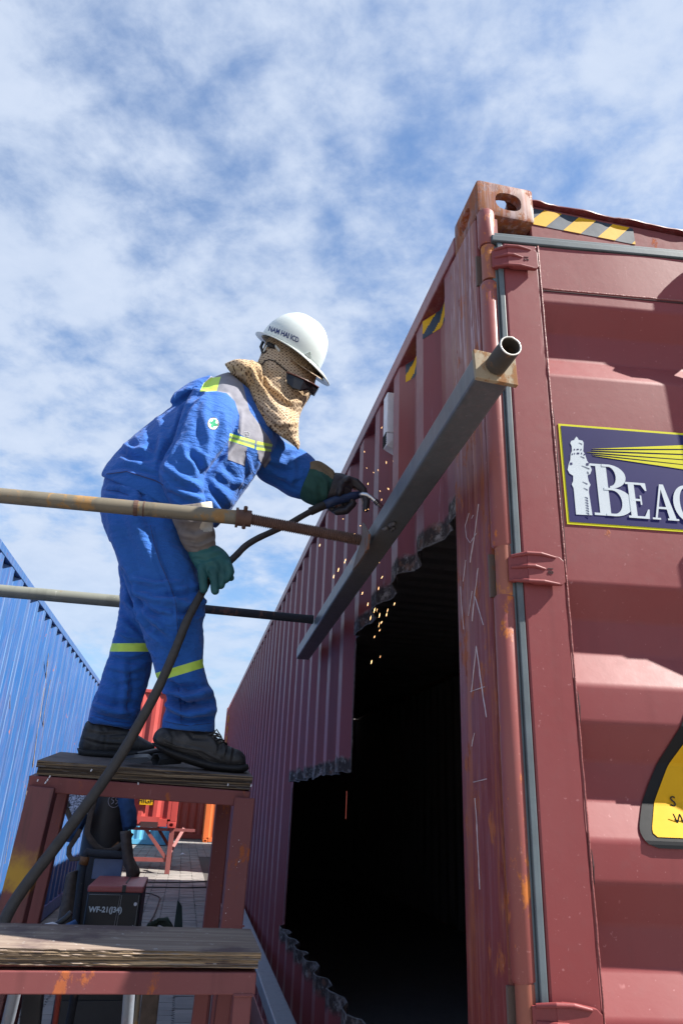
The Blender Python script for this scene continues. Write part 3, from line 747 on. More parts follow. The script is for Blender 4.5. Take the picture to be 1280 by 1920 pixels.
# locking bars with their guide brackets on the ajar door
for ub in (.60, .95):
    mb = MB(); mb.tube([P1(ub, .10, .045), P1(ub, 2.74, .045)], .0165, 16); o = mb.build('locking_bar', M['maroon'], bd, smooth=True)
    mb = MB()
    for z in (2.60, 2.02, 1.53, 1.0, .45):
        mb.hexa([P1(ub-.06, z-.035, .0), P1(ub+.06, z-.035, .0), P1(ub+.045, z-.035, .062), P1(ub-.045, z-.035, .062), P1(ub-.06, z+.035, .0), P1(ub+.06, z+.035, .0), P1(ub+.045, z+.035, .062), P1(ub-.045, z+.035, .062)])
    mb.build_each('bar_bracket', M['maroon'], bd, bevel=.004)
mb = MB(); mb.hexa([P1(.43, 1.16, .055), P1(.62, 1.16, .055), P1(.62, 1.16, .07), P1(.43, 1.16, .07), P1(.43, 1.21, .055), P1(.62, 1.21, .055), P1(.62, 1.21, .07), P1(.43, 1.21, .07)])
mb.build('bar_handle', M['maroon'], bd, bevel=.004)

# hazard tape on the header
def tape(quad, mat, nm, off=(0, -.0012, 0), parent=mc):
    mb = MB(); mb.prism([Vector(q) for q in quad], off); return mb.build(nm, mat, parent)
def header_tape():
    yy = .0295; z0, z1 = 2.803, 2.862; a, b = .166, .478; p = .1035; lean = .052; ph = .156
    tape([(a, yy, z0), (b, yy, z0), (b, yy, z1), (a, yy, z1)], M['navy_tape'], 'hazard_tape', (0, -.0008, 0))
    mb = MB(); k = -1
    while k < 4:
        x0 = ph + p*k; x1 = x0 + .052
        poly = [(x0, z0), (x1, z0), (x1+lean, z1), (x0+lean, z1)]
        # clip to [a,b]
        def clip(poly, lim, sgn):
            out = []
            for i in range(len(poly)):
                A, B = poly[i], poly[(i+1) % len(poly)]; ia = (A[0]-lim)*sgn >= 0; ib = (B[0]-lim)*sgn >= 0
                if ia: out.append(A)
                if ia != ib:
                    f = (lim-A[0])/(B[0]-A[0]); out.append((lim, A[1]+f*(B[1]-A[1])))
            return out
        poly = clip(clip(poly, a, 1), b, -1)
        if len(poly) >= 3: mb.prism([(x, yy-.0010, z) for x, z in poly], (0, -.0006, 0))
        k += 1
    mb.build_each('yellow_stripe', M['yellow'], mc)
header_tape()
def side_tape():
    """hazard tape stuck over the side ribs under the top rail"""
    for (a, b, z0, z1, nm) in ((.285, .49, 2.725, 2.795, 1), (.62, .74, 2.72, 2.795, 2)):
        dark = MB(); yel = MB(); st = .004; y = a
        while y < b:
            x = .008 + xoff(y) - .0025; x2 = .008 + xoff(y+st) - .0025
            for mbx, zz in ((dark, 0), (yel, 1)):
                n = 14
                for k in range(n):
                    za = z0 + (z1-z0)*k/n; zb = z0 + (z1-z0)*(k+1)/n
                    on = ((y + (za-z0)*1.0 + .02) % .105) < .050
                    if on == bool(zz): mbx.add([(x, y, za), (x2, y+st, za), (x2, y+st, zb), (x, y, zb)], [(0,1,2,3)])
            y += st
        dark.build_each('hazard_tape', M['navy_tape'], mc, weld=True, fix=False); yel.build_each('yellow_stripe', M['yellow'], mc, weld=True, fix=False)
side_tape()

# ---- printed panel with lighthouse
def print_panel():
    mb = MB()
    def rect(u0, u1, z0, z1, d): 
        return [P1(u0,z0,d), P1(u1,z0,d), P1(u1,z1,d), P1(u0,z1,d)]
    u0, u1, z0, z1 = .1155, 1.03, 1.896, 2.142
    mb = MB(); mb.prism(rect(u0, u1, z0, z1, .0028), N1*.0008); mb.build('sign_border', M['logo_yellow'], bd)
    mb = MB(); mb.prism(rect(u0+.0055, u1-.0055, z0+.0055, z1-.0055, .0038), N1*.0006); mb.build('printed_sign', M['logo_navy'], bd)
    X = lambda cx, cy: uz(1020 + cx/4.923, 660 + cy/4.923)
    Lh = [(288,790),(272,812),(268,822),(240,830),(232,850),(245,880),(247,925),(235,950),(232,1005),(218,1040),(207,1095),(225,1130),(258,1150),(258,1200),(245,1230),(262,1265),(266,1300),(285,1508),
          (435,1515),(402,1300),(404,1262),(418,1235),(400,1200),(390,1150),(415,1135),(430,1095),(410,1050),(385,1010),(365,950),(350,925),(355,850),(345,828),(308,820),(302,805)]
    mb = MB(); mb.prism([P1(*X(a, b), .0046) for a, b in Lh], N1*.0006)
    G = [0]
    def q(pts):
        G[0] += 1; mb.prism([P1(u, z, .0046 + .00002*G[0]) for u, z in pts], N1*.0006)
    def strip(cx, cz, rox, roz, rix, riz, a0, a1, n=14):
        A = [a0 + (a1-a0)*k/n for k in range(n+1)]
        for k in range(n):
            q([(cx+rox*math.cos(A[k]), cz+roz*math.sin(A[k])), (cx+rox*math.cos(A[k+1]), cz+roz*math.sin(A[k+1])), (cx+rix*math.cos(A[k+1]), cz+riz*math.sin(A[k+1])), (cx+rix*math.cos(A[k]), cz+riz*math.sin(A[k]))])
    # letters
    def B(u, z, w, h):
        t = w*.27; s = h*.045
        q([(u+w*.14, z), (u+w*.14+t, z), (u+w*.14+t, z+h), (u+w*.14, z+h)])
        q([(u, z), (u+w*.5, z), (u+w*.5, z+s), (u, z+s)]); q([(u, z+h-s), (u+w*.5, z+h-s), (u+w*.5, z+h), (u, z+h)])
        strip(u+w*.50, z+h*.27, w*.50, h*.27, w*.22, h*.225, -math.pi/2, math.pi/2)
        strip(u+w*.46, z+h*.765, w*.42, h*.235, w*.17, h*.19, -math.pi/2, math.pi/2)
        for zz in (z, z+h*.495, z+h-s): q([(u+w*.3, zz), (u+w*.51, zz), (u+w*.51, zz+s), (u+w*.3, zz+s)])
    def E_(u, z, w, h):
        t = w*.28; s = h*.06
        q([(u+w*.12, z), (u+w*.12+t, z), (u+w*.12+t, z+h), (u+w*.12, z+h)])
        q([(u, z), (u+w*.95, z), (u+w, z+h*.26), (u+w*.93, z+h*.26), (u+w*.75, z+s), (u, z+s)])
        q([(u, z+h), (u+w*.95, z+h), (u+w*.97, z+h*.78), (u+w*.90, z+h*.78), (u+w*.72, z+h-s), (u, z+h-s)])
        q([(u+w*.2, z+h*.48), (u+w*.62, z+h*.48), (u+w*.62, z+h*.48+s), (u+w*.2, z+h*.48+s)]); q([(u+w*.62, z+h*.38), (u+w*.69, z+h*.38), (u+w*.69, z+h*.64), (u+w*.62, z+h*.64)])
    def A_(u, z, w, h):
        s = h*.05
        q([(u+w*.52, z+h), (u+w*.44, z+h), (u+w*.10, z), (u+w*.18, z)]); q([(u+w*.44, z+h), (u+w*.60, z+h), (u+w*.96, z), (u+w*.68, z)])
        q([(u+w*.25, z+h*.30), (u+w*.72, z+h*.30), (u+w*.70, z+h*.36), (u+w*.27, z+h*.36)])
        q([(u, z), (u+w*.32, z), (u+w*.32, z+s), (u, z+s)]); q([(u+w*.6, z), (u+w*1.04, z), (u+w*1.04, z+s), (u+w*.6, z+s)])
    def C_(u, z, w, h, full=False):
        a = (0 if full else .85)
        strip(u+w*.5, z+h*.5, w*.52, h*.52, w*.28, h*.45, a, 2*math.pi - a, 26)
        if not full: q([(u+w*.86, z+h*.62), (u+w*.93, z+h*.62), (u+w*.93, z+h*.98), (u+w*.84, z+h*.86)])
    def N__(u, z, w, h):
        s = h*.05; q([(u+w*.12, z), (u+w*.22, z), (u+w*.22, z+h), (u+w*.12, z+h)]); q([(u+w*.8, z), (u+w*.9, z), (u+w*.9, z+h), (u+w*.8, z+h)])
        q([(u+w*.08, z+h), (u+w*.34, z+h), (u+w*.9, z), (u+w*.72, z)]); q([(u, z), (u+w*.34, z), (u+w*.34, z+s), (u, z+s)]); q([(u+w*.68, z+h-s), (u+w, z+h-s), (u+w, z+h), (u+w*.68, z+h)])
    ub0, zb0 = uz(1113, 967); ub1, zt = uz(1176, 876); B(ub0, zb0, ub1-ub0, zt-zb0)
    ue0, ze0 = uz(1177, 971); ue1, _ = uz(1217, 972); _, zet = uz(1200, 907); hh = zet-zb0
    E_(ue0, zb0-.001, ue1-ue0, hh)
    ua0, _ = uz(1221, 973); ua1, _ = uz(1268, 975); A_(ua0, zb0-.001, ua1-ua0, hh)
    uc0, _ = uz(1265, 975); w = (ua1-ua0)*1.1; C_(uc0, zb0-.001, w, hh); C_(uc0+w*1.1, zb0-.001, w, hh, True); N__(uc0+w*2.25, zb0-.001, w, hh)
    mb.build('sign_lettering', M['logo_white'], bd)
    # small dark details of the lighthouse
    mb = MB()
    for a, b, w, h in ((266,903,8,14),(291,903,18,10),(327,903,7,14),(246,946,9,12),(268,940,6,14),(293,938,20,14),(333,938,7,14),(356,950,9,12),(230,1030,20,20),(378,1035,22,22)):
        mb.prism([P1(*X(a,b+h), .0053), P1(*X(a+w,b+h), .0053), P1(*X(a+w,b), .0053), P1(*X(a,b), .0053)], N1*.0004)
    for a, b, c, d in ((310,845,340,858),(325,970,362,985),(335,1056,408,1085),(345,1205,390,1225),(355,1262,392,1280),(386,1110,400,1120),(386,1122,402,1132)):
        mb.prism([P1(*X(a,b), .0053), P1(*X(c,d+7), .0053), P1(*X(c,d), .0053)], N1*.0004)
    for k in range(8):
        a = 358 + k*2; b = 1345 + k*24
        mb.prism([P1(*X(a+8,b), .0053), P1(*X(a+36,b+22), .0053), P1(*X(a+34,b+10), .0053)], N1*.0004)
    mb.build_each('lighthouse_detail', M['logo_navy'], bd)
    mb = MB()
    for (a, b, e0, e1) in ((430,903,868,903),(424,918,915,950),(385,933,962,1000),(430,951,1009,1046),(440,966,1054,1092)):
        x2 = 1280*2.2
        ya = b + (e0-b)*(x2-a)/(1280-a); yb = b + (e1-b)*(x2-a)/(1280-a)
        P_ = lambda cx, cy: P1(*X(cx, cy), .0046)
        # work in door coordinates so the rays stay straight
        s = X(a, b); t0 = X(1280, e0); t1 = X(1280, e1); k = 2.6
        f0 = (s[0]+(t0[0]-s[0])*k, s[1]+(t0[1]-s[1])*k); f1 = (s[0]+(t1[0]-s[0])*k, s[1]+(t1[1]-s[1])*k)
        mb.prism([P1(*s, .0046), P1(*f1, .0046), P1(*f0, .0046)], N1*.0006)
    mb.build_each('light_ray', M['logo_yellow'], bd)
print_panel()
def warning_sign():
    def side(pts, z):
        for (a, za), (b, zb) in zip(pts[:-1], pts[1:]):
            if za <= z <= zb: return a + (b-a)*(z-za)/(zb-za)
        return None
    blk = [uz(*p) for p in ((1232,1591),(1214,1584),(1205,1574),(1201,1560),(1203,1547),(1230,1470),(1255,1409))]
    yel = [uz(*p) for p in ((1232,1570),(1226,1567),(1224,1560),(1226,1550),(1245,1491),(1264,1440))]
    uc = .455
    for nm, pts, apex, off, mat in (('warning_sign', blk, (uc-.012, 1.735), .0055, M['black_print']), ('warning_face', yel, (uc-.004, 1.665), .0070, M['yellow'])):
        s = [(a, z) for a, z in pts] + [apex]; zmin, zmax = s[0][1], apex[1]; mb = MB(); z = zmin; st = .006; prev = None
        while z < zmax:
            a = side(s, z)
            if a is not None:
                d = dprof(z) + off; row = [P1(a, z, d), P1(2*uc-a, z, d)]
                if prev: mb.add(prev + row, [(0,1,3,2)])
                prev = row
            z += st
        o = mb.build(nm, mat, bd, fix=False)
    for ch, px, py, s in (('S', 1275, 1504, .026), ('W', 1281, 1538, .026)):
        u, z = uz(px, py); text_on(ch, P1(u, z, dprof(z)+.0095), U1, Vector((0,0,1)), s, M['black_print'], 'sign_letter', bd)
warning_sign()

def chalk():
    mb = MB()
    def ln(pts, w=.0016):
        pp = []
        for (a, b), (c, d) in zip(pts[:-1], pts[1:]):
            for k in range(5): pp.append((a+(c-a)*k/5, b+(d-b)*k/5))
        pp.append(pts[-1])
        P = [at(px, py, x=-.0006) for px, py in pp]
        for p in P: p.y += .002*noise.noise(p*40)
        mb.tube(P, [w*(.6+.8*abs(noise.noise(p*60))) for p in P], 5, flat=.5)
    ln([(879,962),(872,985),(874,1008),(881,1018),(893,1000)]); ln([(897,945),(890,1000),(881,1055)], .002); ln([(884,972),(887,966)])
    ln([(896,1065),(889,1120),(885,1165)], .002); ln([(885,1108),(878,1155)]); ln([(890,1118),(906,1172)], .002); ln([(863,1100),(869,1180)])
    ln([(884,1298),(893,1212),(902,1280),(912,1345)], .0022); ln([(882,1297),(908,1288)], .002)
    ln([(888,1467),(912,1461)], .002); ln([(890,1497),(893,1540),(897,1610),(899,1668)], .0018); ln([(889,1375),(884,1400)]); ln([(873,1050),(868,1090)])
    mb.build_each('chalk_mark', M['chalk'], mc)
chalk()
# white vent box on the side, far number
mb = MB(); mb.box((-.004, .895, 2.60), (.042, .95, 2.772)); mb.hexa([(-.004,.895,2.545),(.042,.91,2.53),(.042,.95,2.53),(-.004,.95,2.555),(-.004,.895,2.598),(.042,.895,2.598),(.042,.95,2.598),(-.004,.95,2.598)])
vt = mb.build('side_vent', M['vent_white'], mc, bevel=.003)
mb = MB()
for k in range(7): mb.box((-.0065, .898, 2.553+k*.0075), (-.0042, .947, 2.5555+k*.0075))
mb.build_each('vent_louvre', M['black_print'], vt)
text_on('8035', (-.004, 11.15, 2.35), (0,0,1), (0,1,0), .34, M['yellow'], 'painted_number', mc, .002)

# ================================================================== OTHER CONTAINERS
def plain_container(nm, label, x0, y0, z0, lx, ly, h, mats, vis, pitch=.278, ph=0., base=None):
    """box container; vis: walls to corrugate ('+x','-x','-y')"""
    c = thing(nm, label, 'shipping container', (x0+lx/2, y0+ly/2, z0), 'shipping containers around the alley'); m, mf = mats
    r = .06; pz = .16
    def P(a, b, z): return (x0+a, y0+b, z0+z)
    for (a, b) in ((0,0),(lx-.12,0),(0,ly-.12),(lx-.12,ly-.12)):
        mb = MB(); mb.box(P(a, b, .118), P(a+.12, b+.12, h-.118)); mb.build('corner_post', mf, c, bevel=.006)
    for z in (0, h-.118):
        for (a, sx) in ((0,1),(lx,-1)):
            for (b, sy) in ((0,1),(ly,-1)):
                if (b == 0 or '+x' in vis and a > 0): casting('corner_casting', x0+a, y0+b, z0+z, c, mf, sx, sy)
                else:
                    mb = MB(); mb.box(P(a if sx > 0 else a-.16, b if sy > 0 else b-.178, z), P(a+.16 if sx > 0 else a, b+.178 if sy > 0 else b, z+.118)); mb.build('corner_casting', mf, c, bevel=.006)
    for z, hh in ((.02, .14), (h-.095, .06)):
        nmr = 'top_rail' if z > 1 else 'bottom_rail'
        mb = MB(); mb.box(P(.178, .0, z), P(lx-.178, .06, z+hh)); mb.build(nmr, mf, c, bevel=.004)
        mb = MB(); mb.box(P(.178, ly-.06, z), P(lx-.178, ly, z+hh)); mb.build(nmr, mf, c, bevel=.004)
        mb = MB(); mb.box(P(0, .178, z), P(.06, ly-.178, z+hh)); mb.build(nmr, mf, c, bevel=.004)
        mb = MB(); mb.box(P(lx-.06, .178, z), P(lx, ly-.178, z+hh)); mb.build(nmr, mf, c, bevel=.004)
    mb = MB(); mb.box(P(.06,.06,h-.04), P(lx-.06,ly-.06,h-.02)); mb.build('roof', m, c)
    mb = MB(); mb.box(P(.06,.06,.06), P(lx-.06,ly-.06,.10)); mb.build('floor', mf, c)
    for w in ('+x', '-x', '-y', '+y'):
        n = ly if w[1] == 'x' else lx; br = corr_breaks(.12, n-.12, ph, pitch) if w in vis else [.12, n-.12]; mb = MB(); vs = []
        for q in br:
            d = .006 + (xoff(q, ph, pitch) if w in vis else 0)
            p = {'+x': (lx-d, q), '-x': (d, q), '-y': (q, d), '+y': (q, ly-d)}[w]
            vs += [P(p[0], p[1], .155), P(p[0], p[1], h-.09)]
        mb.add(vs, [(2*i, 2*i+2, 2*i+3, 2*i+1) for i in range(len(br)-1)]); o = mb.build('wall_panel', m, c, fix=False); s = o.modifiers.new('t','SOLIDIFY'); s.thickness = .004; s.offset = 0
    return c
bc = plain_container('shipping_container', 'bright blue container with scratched ribs across the alley from the torn one', -1.96-2.438, .45, 0, 2.438, 12.19, 2.896, (M['blue_box'], M['blue_box']), ('+x',), .318, 1.49)
# long pale scratches on the blue ribs
mb = MB()
for px0, py0, px1, py1, w in ((92,1225,86,1280,.006),(84,1290,72,1366,.010),(72,1366,62,1440,.008),(57,1455,45,1515,.007),(45,1515,33,1572,.009),(96,1275,84,1340,.004),(84,1340,77,1415,.004),(20,1290,20,1330,.003),(33,1585,22,1640,.006),(20,1560,10,1620,.004)):
    P = [at(px0+(px1-px0)*k/10, py0+(py1-py0)*k/10, x=-1.9605) for k in range(11)]
    for p in P: p.y += .006*noise.noise(p*9); p.x = -1.9655
    mb.tube(P, [w*(.4+abs(noise.noise(p*14))) for p in P], 5)
mb.build_each('paint_scratch', M['old_scratch'], bc)
rc = plain_container('shipping_container', 'red container raised on a steel trestle with a yellow height sticker', -.68-12.19, 14.0, .80, 12.19, 2.438, 2.62, (M['red_far'], M['red_far']), ('-y',), .278, .05)
mb = MB(); a = at(262,1506,y=13.99); b = at(290,1478,y=13.99)
mb.box((a.x, 13.965, a.z-.03), (b.x, 13.985, b.z+.16)); st = mb.build('height_sticker', M['yellow'], rc)
text_on("9'6''", ((a.x+b.x)/2, 13.962, b.z-.10), (1,0,0), (0,0,1), .15, M['black_print'], 'sticker_text', st, .001)
text_on("HIGH", ((a.x+b.x)/2, 13.962, b.z-.24), (1,0,0), (0,0,1), .13, M['black_print'], 'sticker_text', st, .001)
mb = MB(); mb.box((-2.6, 13.985, .86), (-1.0, 13.999, .99)); mb.build('fork_pocket_plate', M['red_far'], rc); mb = MB(); mb.box((-1.35, 13.975, .80), (-1.02, 13.984, .90)); mb.build('fork_pocket', M['seam'], rc)
tr = thing('trestle', 'maroon steel trestle holding up the red container', 'trestle', (-.8, 14.2, 0))
for (x, y) in ((-.74, 14.08), (-.74, 15.9), (-3.1, 14.08), (-3.1, 15.9)):
    mb = MB(); mb.bar((x, y, 0), (x, y, .795), .09, .09, (0,1,0)); mb.build('leg', M['trestle'], tr, bevel=.004)
for a, b in (((-1.25, 14.08, .78), (-.80, 14.08, .28)), ((-.74, 14.16, .34), (-.52, 14.5, .78)), ((-.74, 15.8, .3), (-.74, 15.3, .78)), ((-1.1,15.9,.78),(-.8,15.9,.4))):
    mb = MB(); mb.bar(a, b, .06, .06, (0,1,.01)); mb.build('brace', M['trestle'], tr)
mb = MB(); mb.bar((-3.05, 14.08, .24), (-.79, 14.08, .24), .05, .07); mb.build('cross_bar', M['trestle'], tr)
mb = MB(); mb.bar((-3.05, 14.08, .77), (-.3, 14.08, .77), .05, .05); mb.build('cross_bar', M['trestle'], tr)
plain_container('shipping_container', 'light blue container seen low beneath the raised red one', -.8-6.06, 23.0, .0, 6.06, 2.438, 2.591, (M['cyan_far'], M['cyan_far']), ('-y',))
plain_container('shipping_container', 'dull red container standing in line behind the far end of the torn one', .62, 14.3, 0, 2.438, 9.6, 2.896, (M['red_far2'], M['red_far2']), ())
plain_container('shipping_container', 'plain red container far off between the raised red and the orange ones', -1.4, 27.5, 0, 2.438, 6.06, 2.896, (M['red_far2'], M['red_far2']), ('-y','+x'), .278, .1)
plain_container('shipping_container', 'orange container at the far end of the alley', .20, 25.6, 0, 2.438, 12.19, 2.896, (M['orange_far'], M['orange_far']), ('-y','-x'), .278, .1)

# ================================================================== BEAMS, PROPS
def beam_up():
    c = thing('steel_box_beam', 'dark grey square steel beam slung along the torn maroon wall', 'steel beam', (-.1, 1.0, 2.01), 'steel box beams along the maroon wall')
    A = [(-.150,-.295,2.046), (-.082,-.295,2.046), (-.082,-.295,2.100), (-.150,-.295,2.100)]; B = [(-.098,2.30,2.010), (-.030,2.30,2.010), (-.030,2.30,2.068), (-.098,2.30,2.068)]
    mb = MB(); mb.hexa([A[0],A[1],B[1],B[0],A[3],A[2],B[2],B[3]]); mb.build('beam_tube', M['beam'], c, bevel=.006)
    mb = MB(); P = lambda px, py, y=-.305: at(px, py, y=y)
    q = [P(888,659), P(892,708), P(967,724), P(966,682)]
    q = [Vector((-.1565,-.308,2.100)), Vector((-.153,-.308,2.040)), Vector((-.073,-.308,2.036)), Vector((-.075,-.308,2.094))]
    mb.prism(q, (0, .010, 0)); mb.build('end_plate', M['steel_tan'], c, bevel=.001)
    a = Vector((-.115, -.309, 2.070)); b = Vector((-.113, -.368, 2.072))
    mb = MB(); mb.pipe(a, b, .0200, .0165, 28); sharp(mb.build('pipe_stub', M['pipe_dirty'], c), 50)
    mb = MB(); pts = [b + Vector((math.cos(k*math.pi/14)*.0186, -.0005+.0012*noise.noise(Vector((k*.9,3,0))), math.sin(k*math.pi/14)*.0186)) for k in range(29)]
    mb.tube(pts, .0016, 6, cap=False); mb.build('cut_rim', M['bare_edge'], c, smooth=True)
    # triangular gusset where the threaded prop lands, weld blobs
    mb = MB(); g = [at(a, b, x=-.146) for a, b in ((683,980),(695,1002),(692,1030),(674,1058),(664,1070),(672,1040),(682,1012))]
    mb.prism([Vector(p) for p in g], (-.007,0,0)); mb.build('gusset_plate', M['gusset'], c, bevel=.001)
    mb = MB()
    for k in range(9):
        a = Vector((-.115 + rng.uniform(-.012,.012), .42 + rng.uniform(-.03,.03), 2.034)); mb.tube([a, a+Vector((.006,.006,-.003))], .006, 6)
    mb.build_each('weld_blob', M['slag'], c, smooth=True)
beam_up()
def prop_up():
    c = thing('adjustable_prop', 'rusty threaded prop running level in front of the welder', 'prop', (-1.2, .65, 2.06), 'props across the alley')
    y = .65; A = at(-260, 905, y=y); B = at(462, 972, y=y); E = at(692, 1016, y=y)
    zz = lambda p: Vector((p.x, y, p.z)); A, B, E = zz(A), zz(B), zz(E)
    mb = MB(); n = 40; mb.tube([A.lerp(B, k/n) for k in range(n+1)], .0218, 24); sharp(mb.build('outer_pipe', M['galv'], c), 50)
    mb = MB(); J = A.lerp(B, .694); d = (B-A).normalized()
    mb.tube([J-d*.006, J+d*.006], .0232, 20); mb.tube([J+d*.02, J+d*.024], .0228, 20); sharp(mb.build_each('pipe_joint', M['thread'], c), 50)
    mb = MB(); B0 = B - d*.028
    mb.tube([B0-d*.004, B0+d*.003], .030, 20); mb.tube([B0+d*.003, B0+d*.042], .025, 18)
    for k in range(3):
        a = k*2.1 + .3; mb.tube([B0+d*.022 + Vector((0, math.cos(a)*.02, math.sin(a)*.02)), B0+d*.022 + Vector((0, math.cos(a)*.041, math.sin(a)*.036))], .006, 8)
    sharp(mb.build('collar_nut', M['thread'], c), 50)
    L = (E-B).length; n = int(L/.0016); d2 = (E-B).normalized(); pts = []; rr = []
    for k in range(n+1):
        pts.append(B.lerp(E, k/n)); rr.append(.0165 + .0022*math.sin(2*math.pi*k*L/n/.0066))
    mb = MB(); mb.tube(pts, rr, 14); mb.build('threaded_rod', M['thread'], c, smooth=True)
prop_up()
def prop_low():
    c = thing('steel_prop_pipe', 'plain grey prop pipe behind the legs of the welder', 'prop', (-1.2, 1.69, 2.06), 'props across the alley')
    y = 1.69; A = at(-200, 1090, y=y); B = at(372, 1141, y=y); E = at(587, 1162, y=y)
    mb = MB(); mb.tube([A.lerp(B, k/12) for k in range(13)], .0255, 22); sharp(mb.build('outer_pipe', M['galv2'], c), 50)
    mb = MB(); mb.tube([B, E], .0185, 20); mb.tube([E - (E-B).normalized()*.02, E], .0195, 18); sharp(mb.build('inner_pipe', M['pipe_dark'], c), 50)
prop_low()
mb = MB(); A = [(-.155,1.2,.49),(-.070,1.2,.49),(-.070,1.2,.55),(-.155,1.2,.55)]; Bq = [(-.085,5.4,.49),(-.008,5.4,.49),(-.008,5.4,.55),(-.085,5.4,.55)]
mb.hexa([A[0],A[1],Bq[1],Bq[0],A[3],A[2],Bq[2],Bq[3]]); tag(mb.build('steel_box_beam', M['beam_low'], bevel=.006), 'pale blue grey beam low against the maroon wall near the bottom edge', 'steel beam', 'steel box beams along the maroon wall')

# ================================================================== STEP STAND
def plank(c, P0, P1_, depth, thick, mat, layers=2, tilt=0., name='plywood_sheet'):
    """P0->P1_ : front top edge (left to right)"""
    ex = (P1_-P0); L = ex.length; ex.normalize(); ey = Vector((0, math.cos(tilt), math.sin(tilt))); ez = ex.cross(ey)
    for s in range(layers):
        t0 = -thick*s/layers; t1 = -thick*(s+1)/layers + .0012; mb = MB(); nx, nz = 90, 7
        inset = [.0, .004][s % 2]
        rows = []
        for j in range(nz+1):
            z = t0 + (t1-t0)*j/nz; row = []
            for i in range(nx+1):
                u = L*i/nx; w = (.0035 if j not in (0, nz) else .001)*noise.noise(Vector((u*7, j*3.1 + s*9, 4))) + .0022*noise.noise(Vector((u*45, j*2+s, 8)))
                w += .004*max(0, noise.noise(Vector((u*3.3, s*5+j, 2)))) * (1 if j % 2 else -.3)
                end = .004*noise.noise(Vector((j*2., s, 1))) if i in (0, nx) else 0
                row.append(P0 + ex*(u + (end + inset*(1 if i == 0 else -1 if i == nx else 0))) + ey*(inset + w) + ez*z)
            rows.append(row)
        vs = [v for r in rows for v in r]; n = nx+1
        fs = [(j*n+i, (j+1)*n+i, (j+1)*n+i+1, j*n+i+1) for j in range(nz) for i in range(nx)]
        b = len(vs); back0 = [P0 + ex*(L*i/nx) + ey*(depth + .003*noise.noise(Vector((i*.3, s, 3)))) + ez*t0 for i in range(n)]; back1 = [v + ez*(t1-t0) for v in back0]
        vs += back0 + back1
        fs += [(i, i+1, b+i+1, b+i) for i in range(nx)] + [(nz*n+i+1, nz*n+i, b+n+i, b+n+i+1) for i in range(nx)] + [(b+i, b+i+1, b+n+i+1, b+n+i) for i in range(nx)]
        mb.add(vs, fs); 
        for i in (0, nx):
            mb.add([rows[j][i] for j in range(nz+1)] + [back1[i], back0[i]], [tuple(range(nz+3))])
        mb.build(name, mat, c)
